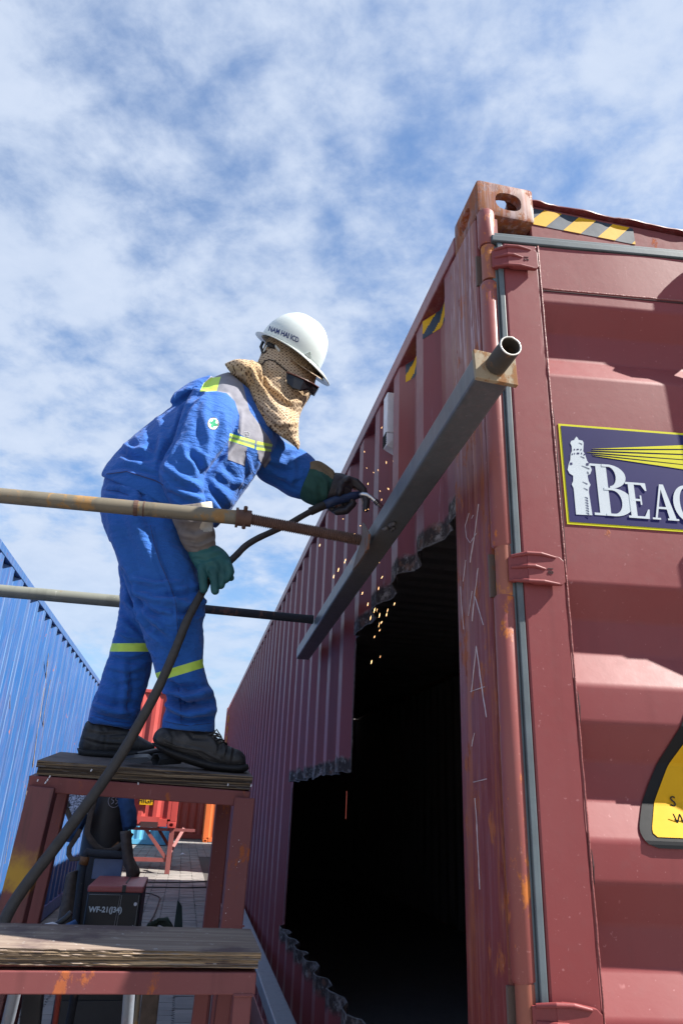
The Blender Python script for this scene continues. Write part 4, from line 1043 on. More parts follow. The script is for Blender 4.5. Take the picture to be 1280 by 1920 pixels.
def stand():
    c = thing('step_stand', 'two step maroon steel stand with weathered plywood treads under the welder', 'step stand', (-.7, .7, 0))
    tl = R_(7.0)
    # upper step
    F0 = at(70, 1426, y=.80); F1 = at(474, 1457, y=.80); F0.y = F1.y = .80
    plank(c, F0, F1, .34, .037, M['wood_dark'], 2, tl)
    ex = (F1-F0).normalized(); ey = Vector((0, math.cos(tl), math.sin(tl))); ez = ex.cross(ey); L = (F1-F0).length
    def FP(u, v, w): return F0 + ex*u + ey*v + ez*w
    def bx(mb, u0, u1, v0, v1, w0, w1): mb.hexa([FP(u0,v0,w0), FP(u1,v0,w0), FP(u1,v1,w0), FP(u0,v1,w0), FP(u0,v0,w1), FP(u1,v0,w1), FP(u1,v1,w1), FP(u0,v1,w1)])
    for v in (0.0, .285):
        mb = MB(); bx(mb, -.012, L-.002, v, v+.045, -.079, -.039); mb.build('frame_rail', M['stool_red'], c, bevel=.003)
    for u in (-.012, L-.047):
        mb = MB(); bx(mb, u, u+.045, .046, .284, -.079, -.039); mb.build('frame_rail', M['stool_red'], c, bevel=.003)
    s = .048
    def leg(a, b, mat=M['stool_red'], w=.048, m=None):
        mb = MB(); mb.bar(a, b, w, w, (0,1,0)); return mb.build('leg', mat, c, bevel=.003)
    a = at(82, 1476, y=.822); b = at(30, 1690, y=.822); d = (b-a)
    mid = a + d*.58; mid2 = a + d*1.02
    leg(a, a + d*((a.z)/(a.z-b.z)), M['stool_leg'], w=.066)
    a2 = FP(.03, .31, -.079); leg(a2, a2 + (d/d.z)*-a2.z*.9)
    a = at(458, 1496, y=.822); b = at(433, 1738, y=.822); d = b-a; leg(a, a + d*(a.z/(a.z-b.z)), w=.056)
    a2 = FP(L-.055, .31, -.079); d = at(402,1745,y=1.1)-at(428,1500,y=1.1); leg(a2, a2 + d*(a2.z/-d.z), w=.046)
    # paint splashes on the legs
    mb = MB()
    for k in range(26):
        f = rng.uniform(.25,.98); p = at(458 - 25*f + rng.uniform(-13,4), 1496+242*f, y=.7965); mb.tube([p, p+Vector((rng.uniform(-.003,.003),-.0008,rng.uniform(.001,.006)))], rng.uniform(.0008,.0026), 6)
    for px, py in ((88,1465),(92,1459),(170,1447),(84,1470),(70,1466),(470,1476),(427,1474),(259,1472)):
        p = at(px, py, y=.7985); mb.tube([p, p+Vector((rng.uniform(-.003,.003),0,.006))], .0018, 6)
    mb.build_each('paint_splash', M['vent_white'], c)
    # lower step
    G0 = at(-110, 1776, y=.25); G1 = at(490, 1787, y=.25); G0.y = G1.y = .25
    plank(c, G0, G1, .245, .028, M['wood'], 2, R_(1.0))
    z = min(G0.z, G1.z) - .031; xl, xr = G0.x+.005, G1.x-.006
    for y in (.252, .44):
        mb = MB(); mb.bar((xl, y+.02, z-.018), (xr, y+.02, z-.020), .04, .036); mb.build('frame_rail', M['stool_red'], c, bevel=.002)
    for x in (xl, xr-.04):
        mb = MB(); mb.bar((x+.02, .294, z-.018), (x+.02, .436, z-.018), .038, .034); mb.build('frame_rail', M['stool_red'], c, bevel=.002)
    leg(Vector((xr-.022, .272, z-.038)), Vector((xr-.03, .272, 0)), w=.034)
    leg(Vector((xl+.022, .272, z-.038)), Vector((xl+.03, .272, 0)), w=.034)
    for px in (381, 423):
        a = at(px, 1846, y=.47); b = at(px-9, 1920, y=.47); d = b-a; leg(a + d*-.02, a + d*(a.z/(a.z-b.z)), w=.030)
    mb = MB(); pts = [Vector((xr-.04 + .004*k, .2515 + .001*noise.noise(Vector((k,0,0))), z-.038 - .0015*abs(noise.noise(Vector((k*.7,2,0)))))) for k in range(10)]
    mb.tube(pts, .0028, 6); pts = [Vector((at(437+1.5*k, 1737+2*noise.noise(Vector((k*.6,0,0))), y=.796))) for k in range(15)]; mb.tube(pts, .0024, 6); mb.build('weld_bead', M['stool_red'], c)
stand()
# ================================================================== THINGS IN THE ALLEY
def alley():
    # wire feeder on its welding power source
    wf = thing('wire_feeder', 'black fronted welding wire feeder with a faded red lid', 'wire feeder', (-.81, 2.2, .66))
    T = lambda px, py, y=2.0: at(px, py, y=y)
    tl, tr_ = T(166,1666), T(267,1671); x0, x1, zt = tl.x, tr_.x, (tl.z+tr_.z)/2; zb = .66
    mb = MB(); mb.box((x0, 2.0, zb), (x1, 2.40, zt-.01)); mb.build('case', M['feeder_black'], wf, bevel=.008)
    mb = MB(); mb.box((x0-.004, 2.004, zt-.012), (x1+.004, 2.41, zt+.012)); mb.build('lid', M['feeder_lid'], wf, bevel=.006)
    mb = MB(); mb.box((x0+.135, 2.10, zt+.0125), (x0+.140, 2.41, zt+.015)); mb.box((x0+.13, 2.0, zt-.01), (x0+.145, 2.0035, zt+.016)); mb.build('latch', M['black_steel'], wf)
    mb = MB()
    def ln(pts, w=.0009): mb.tube([Vector((x0 + (x1-x0)*u, 1.9985, zt-.012 - v*.34)) for u, v in pts], w, 5)
    ln([(.03,.02),(.60,.02),(.57,.33),(.52,.40),(.06,.42),(.03,.46),(.0,.98)]); ln([(.63,.02),(.61,.40)]); ln([(.95,.02),(.94,.98)])
    mb.build('printed_line', M['feeder_line'], wf)
    text_on('WF-21(J34)', (x0+.078, 1.9975, zt-.072), (1,0,0), (0,0,1), .027, M['logo_white'], 'panel_lettering', wf, .0006, 1., .0009)
    mb = MB(); kx, kz = x0+.178, zt-.145; mb.tube([(kx,2.0,kz),(kx,1.985,kz)], [.016,.013], 20); mb.build('knob', M['feeder_line'], wf)
    mb = MB(); mb.tube([Vector((kx+.024*math.cos(a), 1.998, kz+.024*math.sin(a))) for a in [.9-.1*k for k in range(-2,28)][:24]], .0012, 5); mb.tube([(kx+.05,2.0,kz),(kx+.05,1.995,kz)], .005, 8); mb.build('dial_mark', M['feeder_line'], wf)
    mb = MB(); mb.tube([(x0+.19,2.0,zt-.05),(x0+.19,1.992,zt-.05)], .0065, 12); mb.build('indicator', M['vent_white'], wf)
    mb = MB(); mb.tube([Vector((x0+.075+.05*math.cos(a), 1.998, zt-.20+.05*math.sin(a))) for a in [.15*k for k in range(22)]], .003, 6); mb.tube([(x0+.075,2.0,zt-.205),(x0+.075,1.98,zt-.205)], .028, 20); mb.build('torch_socket', M['black_steel'], wf)
    ps = thing('welding_power_source', 'dark welding power source box low behind the lower tread', 'welding machine', (-.83, 2.3, 0))
    mb = MB(); mb.box((x0-.06, 2.0, .12), (x1+.03, 2.62, .64)); mb.build('case', M['feeder_black'], ps, bevel=.01)
    for (x, y) in ((x0-.04,2.08),(x1+.01,2.08),(x0-.04,2.5),(x1+.01,2.5)):
        mb = MB(); mb.tube([(x-.02,y,.06),(x+.02,y,.06)], .06, 18); mb.build('wheel', M['boot_sole'], ps)
    mb = MB(); mb.box((x0-.03, 1.992, .50), (x1, 1.999, .60)); mb.build('front_label', M['black_steel'], ps)
    # trolley with handle and gas cylinder
    tr = thing('gas_trolley', 'dark tubular trolley handle rising behind the wire feeder', 'trolley', (-.82, 2.45, 0))
    y = 2.44
    p = [at(x_, y_, y=y) for x_, y_ in ((140,1745),(147,1690),(153,1640),(160,1602),(163,1598),(172,1600),(235,1604),(243,1609),(249,1622),(252,1640))]
    mb = MB(); mb.tube([Vector((p[0].x-.01, y, .05))] + p + [Vector((p[-1].x, y, .05))], .0165, 16); mb.build('handle_frame', M['pipe_dark'], tr, smooth=True)
    a, b = at(156,1622,y=y-.002), at(160,1607,y=y-.002); mb = MB(); mb.tube([a, b], .0205, 16); mb.build('brown_tape_wrap', M['tape_brown'], tr, smooth=True)
    mb = MB(); A = at(177,1611,y=2.46); B = at(226,1650,y=2.46); mb.box((A.x, 2.46, B.z), (B.x, 2.475, A.z)); mb.build('back_plate', M['pale_blue'], tr, bevel=.003)
    mb = MB(); mb.box((A.x-.12, 2.42, .03), (B.x+.1, 2.95, .07)); mb.build('base_plate', M['pipe_dark'], tr)
    gc = thing('gas_cylinder', 'dark brown gas cylinder marked 55 in chalk', 'gas cylinder', (-.78, 2.68, .07))
    cx = at(197, 1560, y=2.68).x; zt2 = at(197, 1478, y=2.6).z + .06
    mb = MB(); prof = [(.0,.072),(.09,.072),(.104,.085),(.105,.3),(.105,zt2-.14),(.100,zt2-.10),(.085,zt2-.06),(.060,zt2-.03),(.036,zt2-.01),(.034,zt2+.05),(0.0,zt2+.05)]
    rings = [[Vector((cx+max(r,.0005)*math.cos(2*math.pi*k/32), 2.68+max(r,.0005)*math.sin(2*math.pi*k/32), z)) for k in range(32)] for r, z in prof]
    mb.loft(rings); sharp(mb.build('cylinder_body', M['cylinder'], gc), 40)
    q = at(215, 1502, y=2.60); 
    bv = [Vector((cx + .1063*math.sin(a), 2.68-.1063*math.cos(a), 0)) for a in (0,)]
    mb = MB(); cz = q.z; ca = math.asin(min(.95, (q.x-cx)/.105))
    def S(da, dz): a = ca + da; return Vector((cx + .1062*math.sin(a), 2.68-.1062*math.cos(a), cz+dz))
    mb.tube([S(.27*math.cos(k*.3), .030*math.sin(k*.3)) for k in range(22)], .0011, 5)
    for o in (-.12, .06):
        mb.tube([S(o+.10,.015), S(o,.015), S(o,.004), S(o+.08,.002), S(o+.09,-.008), S(o+.01,-.015)], .0016, 5)
    mb.build('chalk_number', M['chalk'], gc)
    P = lambda px, py, y=2.5: at(px, py, y=y)
    def ribbon(pts, w, mat, nm, par, y=2.52, th=.003):
        mb = MB(); mb.tube([P(a, b, y + .01*math.sin(i)) for i, (a, b) in enumerate(pts)], w, 8, flat=.28); return mb.build(nm, mat, par, smooth=True)
    ribbon([(178,1478),(177,1500),(170,1525),(165,1550),(163,1562),(168,1572),(180,1588),(195,1597),(210,1596),(228,1585),(240,1573),(246,1562)], .014, M['strap'], 'webbing_strap', gc, 2.50)
    ribbon([(150,1555),(140,1575),(130,1590),(129,1602),(134,1612),(146,1611),(158,1604)], .012, M['strap'], 'webbing_strap', gc, 2.50)
    mb = MB(); mb.hexa([P(209,1588,2.555),P(222,1578,2.555),P(226,1590,2.555),P(216,1598,2.555)]+[P(209,1588,2.53),P(222,1578,2.53),P(226,1590,2.53),P(216,1598,2.53)]); mb.build('brown_tape', M['tape_brown'], gc)
    # navy jacket thrown over the cylinder
    def cloth_blob(name, label, cat, rings, mat, y):
        R = []
        for (a, b, dm) in rings:
            A, B = P(*a, y), P(*b, y); c = (A+B)/2; h = (B-A)/2
            R.append([c + h*math.cos(t) + Vector((0, dm*math.sin(t), 0)) for t in [2*math.pi*k/40 for k in range(40)]])
        rr = []
        for i in range(len(R)-1):
            for k in range(5): rr.append([p.lerp(q_, k/5) for p, q_ in zip(R[i], R[i+1])])
        rr.append(R[-1]); mb = MB(); mb.loft(rr); o = mb.build(name, mat, smooth=True)
        me = o.data
        for v in me.vertices:
            w = v.co + Vector(o.location); n_ = noise.noise(Vector((w.x*22, w.y*22, w.z*9))) + .5*noise.noise(w*50); v.co += v.normal*.010*n_
        tag(o, label, cat); return o
    cloth_blob('work_jacket', 'navy work jacket hanging over the right side of the gas cylinder', 'jacket', [((200,1468),(236,1470),.05),((214,1484),(242,1484),.07),((222,1500),(250,1500),.08),((226,1520),(256,1520),.085),((228,1540),(258,1540),.085),((229,1552),(256,1550),.08),((231,1558),(252,1554),.05)], M['jacket_navy'], 2.60)
    cloth_blob('folded_cloth', 'dark navy cloth bundle hanging left of the gas cylinder', 'cloth', [((136,1520),(170,1520),.05),((134,1535),(168,1530),.06),((126,1552),(160,1548),.06),((121,1568),(150,1570),.05),((124,1578),(138,1580),.03)], M['jacket_navy'], 2.55)
    cloth_blob('leather_apron', 'brown leather apron drooping beside the trolley handle', 'apron', [((226,1560),(246,1556),.04),((228,1590),(247,1588),.045),((232,1615),(250,1612),.045),((236,1632),(262,1636),.05),((236,1646),(256,1650),.04)], M['strap'], 2.42)
    mb = MB(); A, B = P(133,1466,2.52), P(168,1528,2.52); nn = 14
    mb.box((A.x, 2.52, B.z), (B.x, 2.535, A.z)); t = NT('speckled enamel'); nz = t.noise(170, 6, .8); t.out(t.mix(t.ramp(nz, .46, .56), (.70,.74,.85), (.05,.06,.10)), .5)
    tag(mb.build('speckled_plate', t.mat, bevel=.004), 'white plate with dark speckles tucked under the upper tread', 'plate')
    rg = thing('clamp', 'small grey metal clamp hanging at the left of the speckled plate', 'clamp', P(122,1500,2.4))
    mb = MB(); mb.hexa([P(107,1478,2.42),P(116,1472,2.42),P(133,1512,2.42),P(122,1518,2.42)]+[P(107,1478,2.38),P(116,1472,2.38),P(133,1512,2.38),P(122,1518,2.38)]); mb.build('jaw', M['black_steel'], rg, bevel=.003)
    mb = MB(); mb.hexa([P(116,1488,2.37),P(124,1484,2.37),P(130,1500,2.37),P(122,1505,2.37)]+[P(116,1488,2.36),P(124,1484,2.36),P(130,1500,2.36),P(122,1505,2.36)]); mb.build('face_plate', M['pale_blue'], rg)
    mb = MB(); mb.tube([P(112,1460,2.4), P(114,1478,2.4)], .012, 8); mb.tube([P(122,1512,2.4), P(134,1540,2.4)], .012, 8); mb.build('strap', M['strap'], rg)
    # pieces leaning under the lower tread
    def piece(nm, label, cat, pts, r, mat, hollow=False, seg=16):
        mb = MB()
        if hollow: mb.pipe(pts[0], pts[1], r, r*.78, 22)
        else: mb.tube(pts, r, seg)
        o = sharp(mb.build(nm, mat), 45); return tag(o, label, cat, 'steel lengths leaning under the lower tread')
    Q = lambda px, py, y=.60: at(px, py, y=y)
    def down(p, q): p, q = Vector(p), Vector(q); return q + (q-p)*(q.z/(p.z-q.z))*.97
    a, b = Q(30,1852,.62), Q(14,1920,.70); piece('steel_pipe', 'grey pipe end leaning under the lower tread at far left', 'pipe', [a, down(a,b)], .0135, M['beam_low'], True)
    a, b = Q(243,1852,.62), Q(238,1920,.66); piece('steel_pipe', 'grey pipe end standing under the middle of the lower tread', 'pipe', [a, down(a,b)], .0130, M['beam_low'], True)
    a, b = Q(262,1846,.75), Q(257,1895,.77); piece('steel_rod', 'thin tan rod standing beside the middle pipe', 'rod', [a, down(a,b)], .006, M['galv'])
    a, b = Q(113,1846,1.2), Q(103,1920,1.25); piece('red_lance', 'slim red tube leaning under the lower tread', 'tube', [a, down(a,b)], .008, M['red_far2'])
    a, b = Q(144,1846,1.3), Q(130,1920,1.35); piece('steel_rod', 'blue grey rod leaning next to the slim red tube', 'rod', [a, down(a,b)], .012, M['pipe_dark'])
    for px, w, lab in ((65, .05, 'dark weathered post under the lower tread near its left end'), (285, .045, 'dark green canvas roll upright under the lower tread'), (8, .04, 'dark red flat bar leaning at the very left edge')):
        a, b = Q(px,1846,.95), Q(px-8,1920,.98); d_ = down(a, b); mb = MB(); mb.bar(a, d_, w, .03, (0,1,0))
        tag(mb.build('dark_post' if px != 285 else 'canvas_roll', M['black_steel'] if px == 65 else (M['strap'] if px == 285 else M['stool_red']), bevel=.004), lab, 'post' if px != 285 else 'canvas roll')
    # odds and ends on the paving
    a = at(340,1745,y=3.0); b = at(327,1690,y=3.0); mb = MB(); mb.prism([at(323,1760,y=3.0), at(343,1760,y=3.0), at(341,1700,y=3.0), at(333,1688,y=3.0)], (0,.03,0)); w = mb.build('green_offcut', flat('dark green paint', (.02,.045,.04), .5), bevel=.002); tag(w, 'pointed dark green steel offcut standing behind the lower tread', 'offcut')
    mb = MB()
    for k in range(4): mb.tube([at(272+3*k,1750,y=2.4+.02*k), at(280+6*k,1735-3*k,y=2.4), at(300+4*k,1730-2*k,y=2.42), at(317+1*k,1738,y=2.44), at(318+k,1756,y=2.44)], .011, 8)
    tag(mb.build('hose_coil', flat('grey green hose', (.055,.08,.065), .6), smooth=True), 'grey green hose bundle lying just behind the lower tread', 'hose')
    def gpath(pts, z=.012): return [at(a, b, z=z) for a, b in pts]
    for pts, lab, r in (([(268,1674),(285,1677),(296,1681),(300,1684),(295,1700),(288,1718),(276,1736),(268,1748)], 'loose loop of wire on the paving right of the wire feeder', .008),
                        ([(258,1654),(300,1655),(350,1655),(392,1653)], 'farther straight cable across the sunlit paving', .010), ([(266,1664),(300,1664),(350,1665),(392,1664)], 'nearer straight cable across the sunlit paving', .010)):
        g = gpath(pts); P2_ = []
        for i in range(len(g)-1):
            for k in range(6): P2_.append(g[i].lerp(g[i+1], k/6))
        mb = MB(); mb.tube(P2_ + [g[-1]], r, 6); tag(mb.build('cable', M['hose'], smooth=True), lab, 'cable', 'cables on the paving')
    a = at(342,1604,z=.0); mb = MB(); mb.add([a+Vector((-.07,0,.01)), a+Vector((.02,-.06,.03)), a+Vector((.09,.03,.01)), a+Vector((-.01,.09,.05)), a+Vector((0,0,.06))], [(0,1,4),(1,2,4),(2,3,4),(3,0,4)]); tag(mb.build('paper_scrap', M['vent_white']), 'crumpled white scrap on the shaded paving by the trestle', 'litter')
    # offcut tubes and scrap on the upper tread
    a, b = at(292,1424,y=.86), at(335,1422,y=.93)
    mb = MB(); mb.pipe(a + Vector((0,0,.0)), b, .0185, .0155, 6); tag(sharp(mb.build('tube_offcut', M['pipe_dark']), 20), 'open ended grey tube offcut under the front boot', 'offcut', 'offcuts on the upper tread')
    a, b = at(256,1420,y=.93), at(305,1410,y=1.0); mb = MB(); mb.pipe(a, b, .014, .012, 14); tag(mb.build('tube_offcut', M['black_steel'], smooth=False), 'flatter dark tube offcut between the two boots', 'offcut', 'offcuts on the upper tread')
    mb = MB(); pts = [at(230,1425,y=.84), at(250,1421,y=.84), at(276,1420,y=.84), at(284,1426,y=.83), at(262,1434,y=.82), at(240,1430,y=.82)]; mb.prism(pts, (0,.05,.012)); tag(mb.build('metal_scrap', M['black_steel'], bevel=.003), 'crumpled black metal scrap on the upper tread', 'scrap')
    # cable loops and rags heaped behind the lower tread, left of the feeder
    for k, (pts, lab, rr, mt) in enumerate(((((15,1752),(30,1738),(48,1735),(60,1748),(52,1760)), 'pale thin cable loop at the foot of the yellow patched leg', .006, 'vent_white'), (((60,1756),(78,1738),(98,1733),(118,1742),(124,1758)), 'pale cable loop lying nearer the trolley', .006, 'vent_white'),
                        (((96,1752),(108,1734),(124,1722),(134,1712)), 'dark rod slanting up from behind the lower tread', .010, 'black_steel'))):
        P3 = [at(a, b, y=1.5 + .03*k) for a, b in pts]; Q3 = []
        for i in range(len(P3)-1):
            for q in range(5): Q3.append(P3[i].lerp(P3[i+1], q/5))
        mb = MB(); mb.tube(Q3 + [P3[-1]], rr, 8); tag(mb.build('cable' if k < 2 else 'steel_rod', M[mt], smooth=True), lab, 'cable' if k < 2 else 'rod')
    cloth_blob('blue_rag', 'crumpled blue rag behind the lower tread beside the trolley', 'rag', [((104,1744),(112,1742),.05),((100,1750),(142,1728),.07),((98,1758),(148,1742),.08),((100,1768),(148,1760),.08)], M['jacket_navy'], 1.9)
    cloth_blob('dark_sack', 'dark sack slumped against the left side of the wire feeder', 'sack', [((126,1640),(146,1632),.05),((120,1670),(150,1662),.08),((112,1705),(150,1700),.10),((108,1750),(150,1750),.11)], M['strap'], 2.62)
alley()

# ================================================================== THE WELDER
def ring(A, B, y, dm, n=28, p=2.15, dy=0.):
    a = at(*A, y=y); b = at(*B, y=y+dy); c = (a+b)/2; h = (b-a)/2
    v = (c - Vector(CAM)).normalized(); dep = (v - h.normalized()*v.dot(h.normalized())).normalized()
    R = []
    for k in range(n):
        t = 2*math.pi*k/n; ct, st = math.cos(t), math.sin(t)
        R.append(c + h*math.copysign(abs(ct)**(2/p), ct) + dep*dm*math.copysign(abs(st)**(2/p), st))
    return R
def dense(rings, k=4):
    """Catmull-Rom between rings"""
    out = []; n = len(rings)
    for i in range(n-1):
        p0, p1, p2, p3 = rings[max(i-1,0)], rings[i], rings[i+1], rings[min(i+2,n-1)]
        for s in range(k):
            t = s/k; t2, t3 = t*t, t*t*t
            out.append([(b*2 + (c-a)*t + (a*2-b*5+c*4-d)*t2 + (b*3-a-c*3+d)*t3)*.5 for a, b, c, d in zip(p0, p1, p2, p3)])
    out.append(rings[-1]); return out
def limb(mb, spec):
    mb.loft(dense([ring(*s) for s in spec]))
def caps(mb, pts, r):
    """rounded chain of spheres-and-cones for fingers"""
    P = []; Rr = []
    for i in range(len(pts)-1):
        for k in range(4): P.append(pts[i].lerp(pts[i+1], k/4)); Rr.append(r[i] + (r[i+1]-r[i])*k/4)
    P.append(pts[-1]); Rr.append(r[-1])
    d0 = (P[0]-P[1]).normalized(); d1 = (P[-1]-P[-2]).normalized()
    P = [P[0]+d0*Rr[0]*.9, P[0]+d0*Rr[0]*.5] + P + [P[-1]+d1*Rr[-1]*.45, P[-1]+d1*Rr[-1]*.8, P[-1]+d1*Rr[-1]]
    Rr = [Rr[0]*.3, Rr[0]*.85] + Rr + [Rr[-1]*.88, Rr[-1]*.58, Rr[-1]*.15]
    mb.tube(P, Rr, 12)
def fuse(mb, voxel, smooth=2, name='m'):
    me = bpy.data.meshes.new(name); me.from_pydata([tuple(v) for v in mb.v], [], mb.f); me.update()
    bm = bmesh.new(); bm.from_mesh(me); bmesh.ops.recalc_face_normals(bm, faces=bm.faces); bm.to_mesh(me); bm.free()
    ob = bpy.data.objects.new(name, me); COL.objects.link(ob)
    m = ob.modifiers.new('r', 'REMESH'); m.mode = 'VOXEL'; m.voxel_size = voxel; m.use_smooth_shade = True
    if smooth: s = ob.modifiers.new('s', 'SMOOTH'); s.iterations = smooth; s.factor = .5
    bpy.context.view_layer.update()
    out = bpy.data.meshes.new_from_object(ob.evaluated_get(bpy.context.evaluated_depsgraph_get())); bpy.data.objects.remove(ob); return out
def getco(me):
    n = len(me.vertices); co = np.empty(n*3); me.vertices.foreach_get('co', co); no = np.empty(n*3); me.vertices.foreach_get('normal', no); return co.reshape(-1,3), no.reshape(-1,3)
def setco(me, co): me.vertices.foreach_set('co', co.ravel()); me.update()
def fold(me, lines, near=True):
    """lines: (list of px points, amplitude m, width px). Positive = ridge, negative = valley; real relief on the cloth"""
    co, no = getco(me); px, d = project(co); view = co - CAM; view /= np.linalg.norm(view, axis=1)[:,None]
    face = np.clip(-(no*view).sum(1)*2.2, 0, 1); disp = np.zeros(len(co))
    for pts, amp, w in lines:
        best = np.full(len(co), 1e9); tt = np.zeros(len(co)); n = len(pts)-1
        for i in range(n):
            a = np.array(pts[i], float); b = np.array(pts[i+1], float); ab = b-a; t = np.clip(((px-a)@ab)/(ab@ab), 0, 1)
            dd = np.linalg.norm(px - (a + t[:,None]*ab), axis=1); m = dd < best; best[m] = dd[m]; tt[m] = (i+t[m])/n
        env = np.clip(np.sin(np.pi*np.clip(tt*.9+.05, 0, 1)), 0, 1)**.6
        g = np.exp(-(best/w)**2) - .45*np.exp(-((best-1.9*w)/(w*.8))**2)
        disp += amp*env*g
    setco(me, co + no*(disp*face)[:,None])
def rumple(me, amp, f=(14,14,9), seed=0, ridge=.6):
    co, no = getco(me); out = np.empty(len(co))
    for i, c in enumerate(co):
        v = Vector((c[0]*f[0]+seed, c[1]*f[1], c[2]*f[2])); a = noise.noise(v); b = noise.noise(v*2.1 + Vector((5,1,3)))
        out[i] = a*.6 + (1-2*abs(b))*.4*ridge
    setco(me, co + no*(out*amp)[:,None])
def crisp(me, segs, reach=7):
    """cut the mesh along straight lines so that a cloth panel gets a clean edge"""
    bm = bmesh.new(); bm.from_mesh(me)
    for (a, b) in segs:
        bm.faces.ensure_lookup_table()
        ce = np.array([f.calc_center_median()[:] for f in bm.faces]); px, _ = project(ce)
        A = np.array(a, float); B = np.array(b, float); AB = B-A; t = np.clip(((px-A)@AB)/(AB@AB), -.0, 1.0)
        d = np.linalg.norm(px - (A + t[:,None]*AB), axis=1)
        fs = [bm.faces[i] for i in np.where(d < reach)[0]]
        if not fs: continue
        ra = Vector(RW @ np.array([a[0]-640, a[1]-960, FPX])); rb = Vector(RW @ np.array([b[0]-640, b[1]-960, FPX]))
        es = {e for f in fs for e in f.edges}; vs = {v for f in fs for v in f.verts}
        bmesh.ops.bisect_plane(bm, geom=fs + list(es) + list(vs), plane_co=Vector(CAM), plane_no=ra.cross(rb).normalized(), dist=1e-6)
    bm.to_mesh(me); bm.free(); me.update()
def edges_of(polys): return [(p[i], p[(i+1) % len(p)]) for p in polys for i in range(len(p))]
def assign(me, regions, nearonly=True):
    """regions: (polygon px, material index)"""
    nf = len(me.polygons); ce = np.empty(nf*3); me.polygons.foreach_get('center', ce); ce = ce.reshape(-1,3); no = np.empty(nf*3); me.polygons.foreach_get('normal', no); no = no.reshape(-1,3)
    px, _ = project(ce); v = ce - CAM; front = (no*v).sum(1) < .02; idx = np.zeros(nf, int)
    for poly, mi, allf in regions:
        P = np.array(poly, float); ins = np.zeros(nf, bool); j = len(P)-1
        for i in range(len(P)):
            xi, yi = P[i]; xj, yj = P[j]
            c = ((yi > px[:,1]) != (yj > px[:,1])) & (px[:,0] < (xj-xi)*(px[:,1]-yi)/(yj-yi+1e-9)+xi); ins ^= c; j = i
        idx[ins & (front | allf)] = mi
    me.polygons.foreach_set('material_index', idx); me.update()

def bvh_of(o):
    me = o.data; return BVHTree.FromPolygons([tuple(v.co + o.location) for v in me.vertices], [tuple(p.vertices) for p in me.polygons])
def onto(bvh, px, py, off=.001):
    d = Vector(RW @ np.array([px-640, py-960, FPX])).normalized(); h = bvh.ray_cast(Vector(CAM), d)
    return (h[0] - d*off) if h[0] else None
def patch(bvh, pts, mat, name, parent, off=.0012, n=1):
    """small flat print laid onto a surface: polygon in picture positions, cast onto the cloth"""
    mb = MB(); P = [onto(bvh, *p, off) for p in pts]
    if any(p is None for p in P): return None
    nrm = (P[1]-P[0]).cross(P[2]-P[0]).normalized()
    mb.add(P, [tuple(range(len(P)))]); return mb.build(name, mat, parent, fix=False)

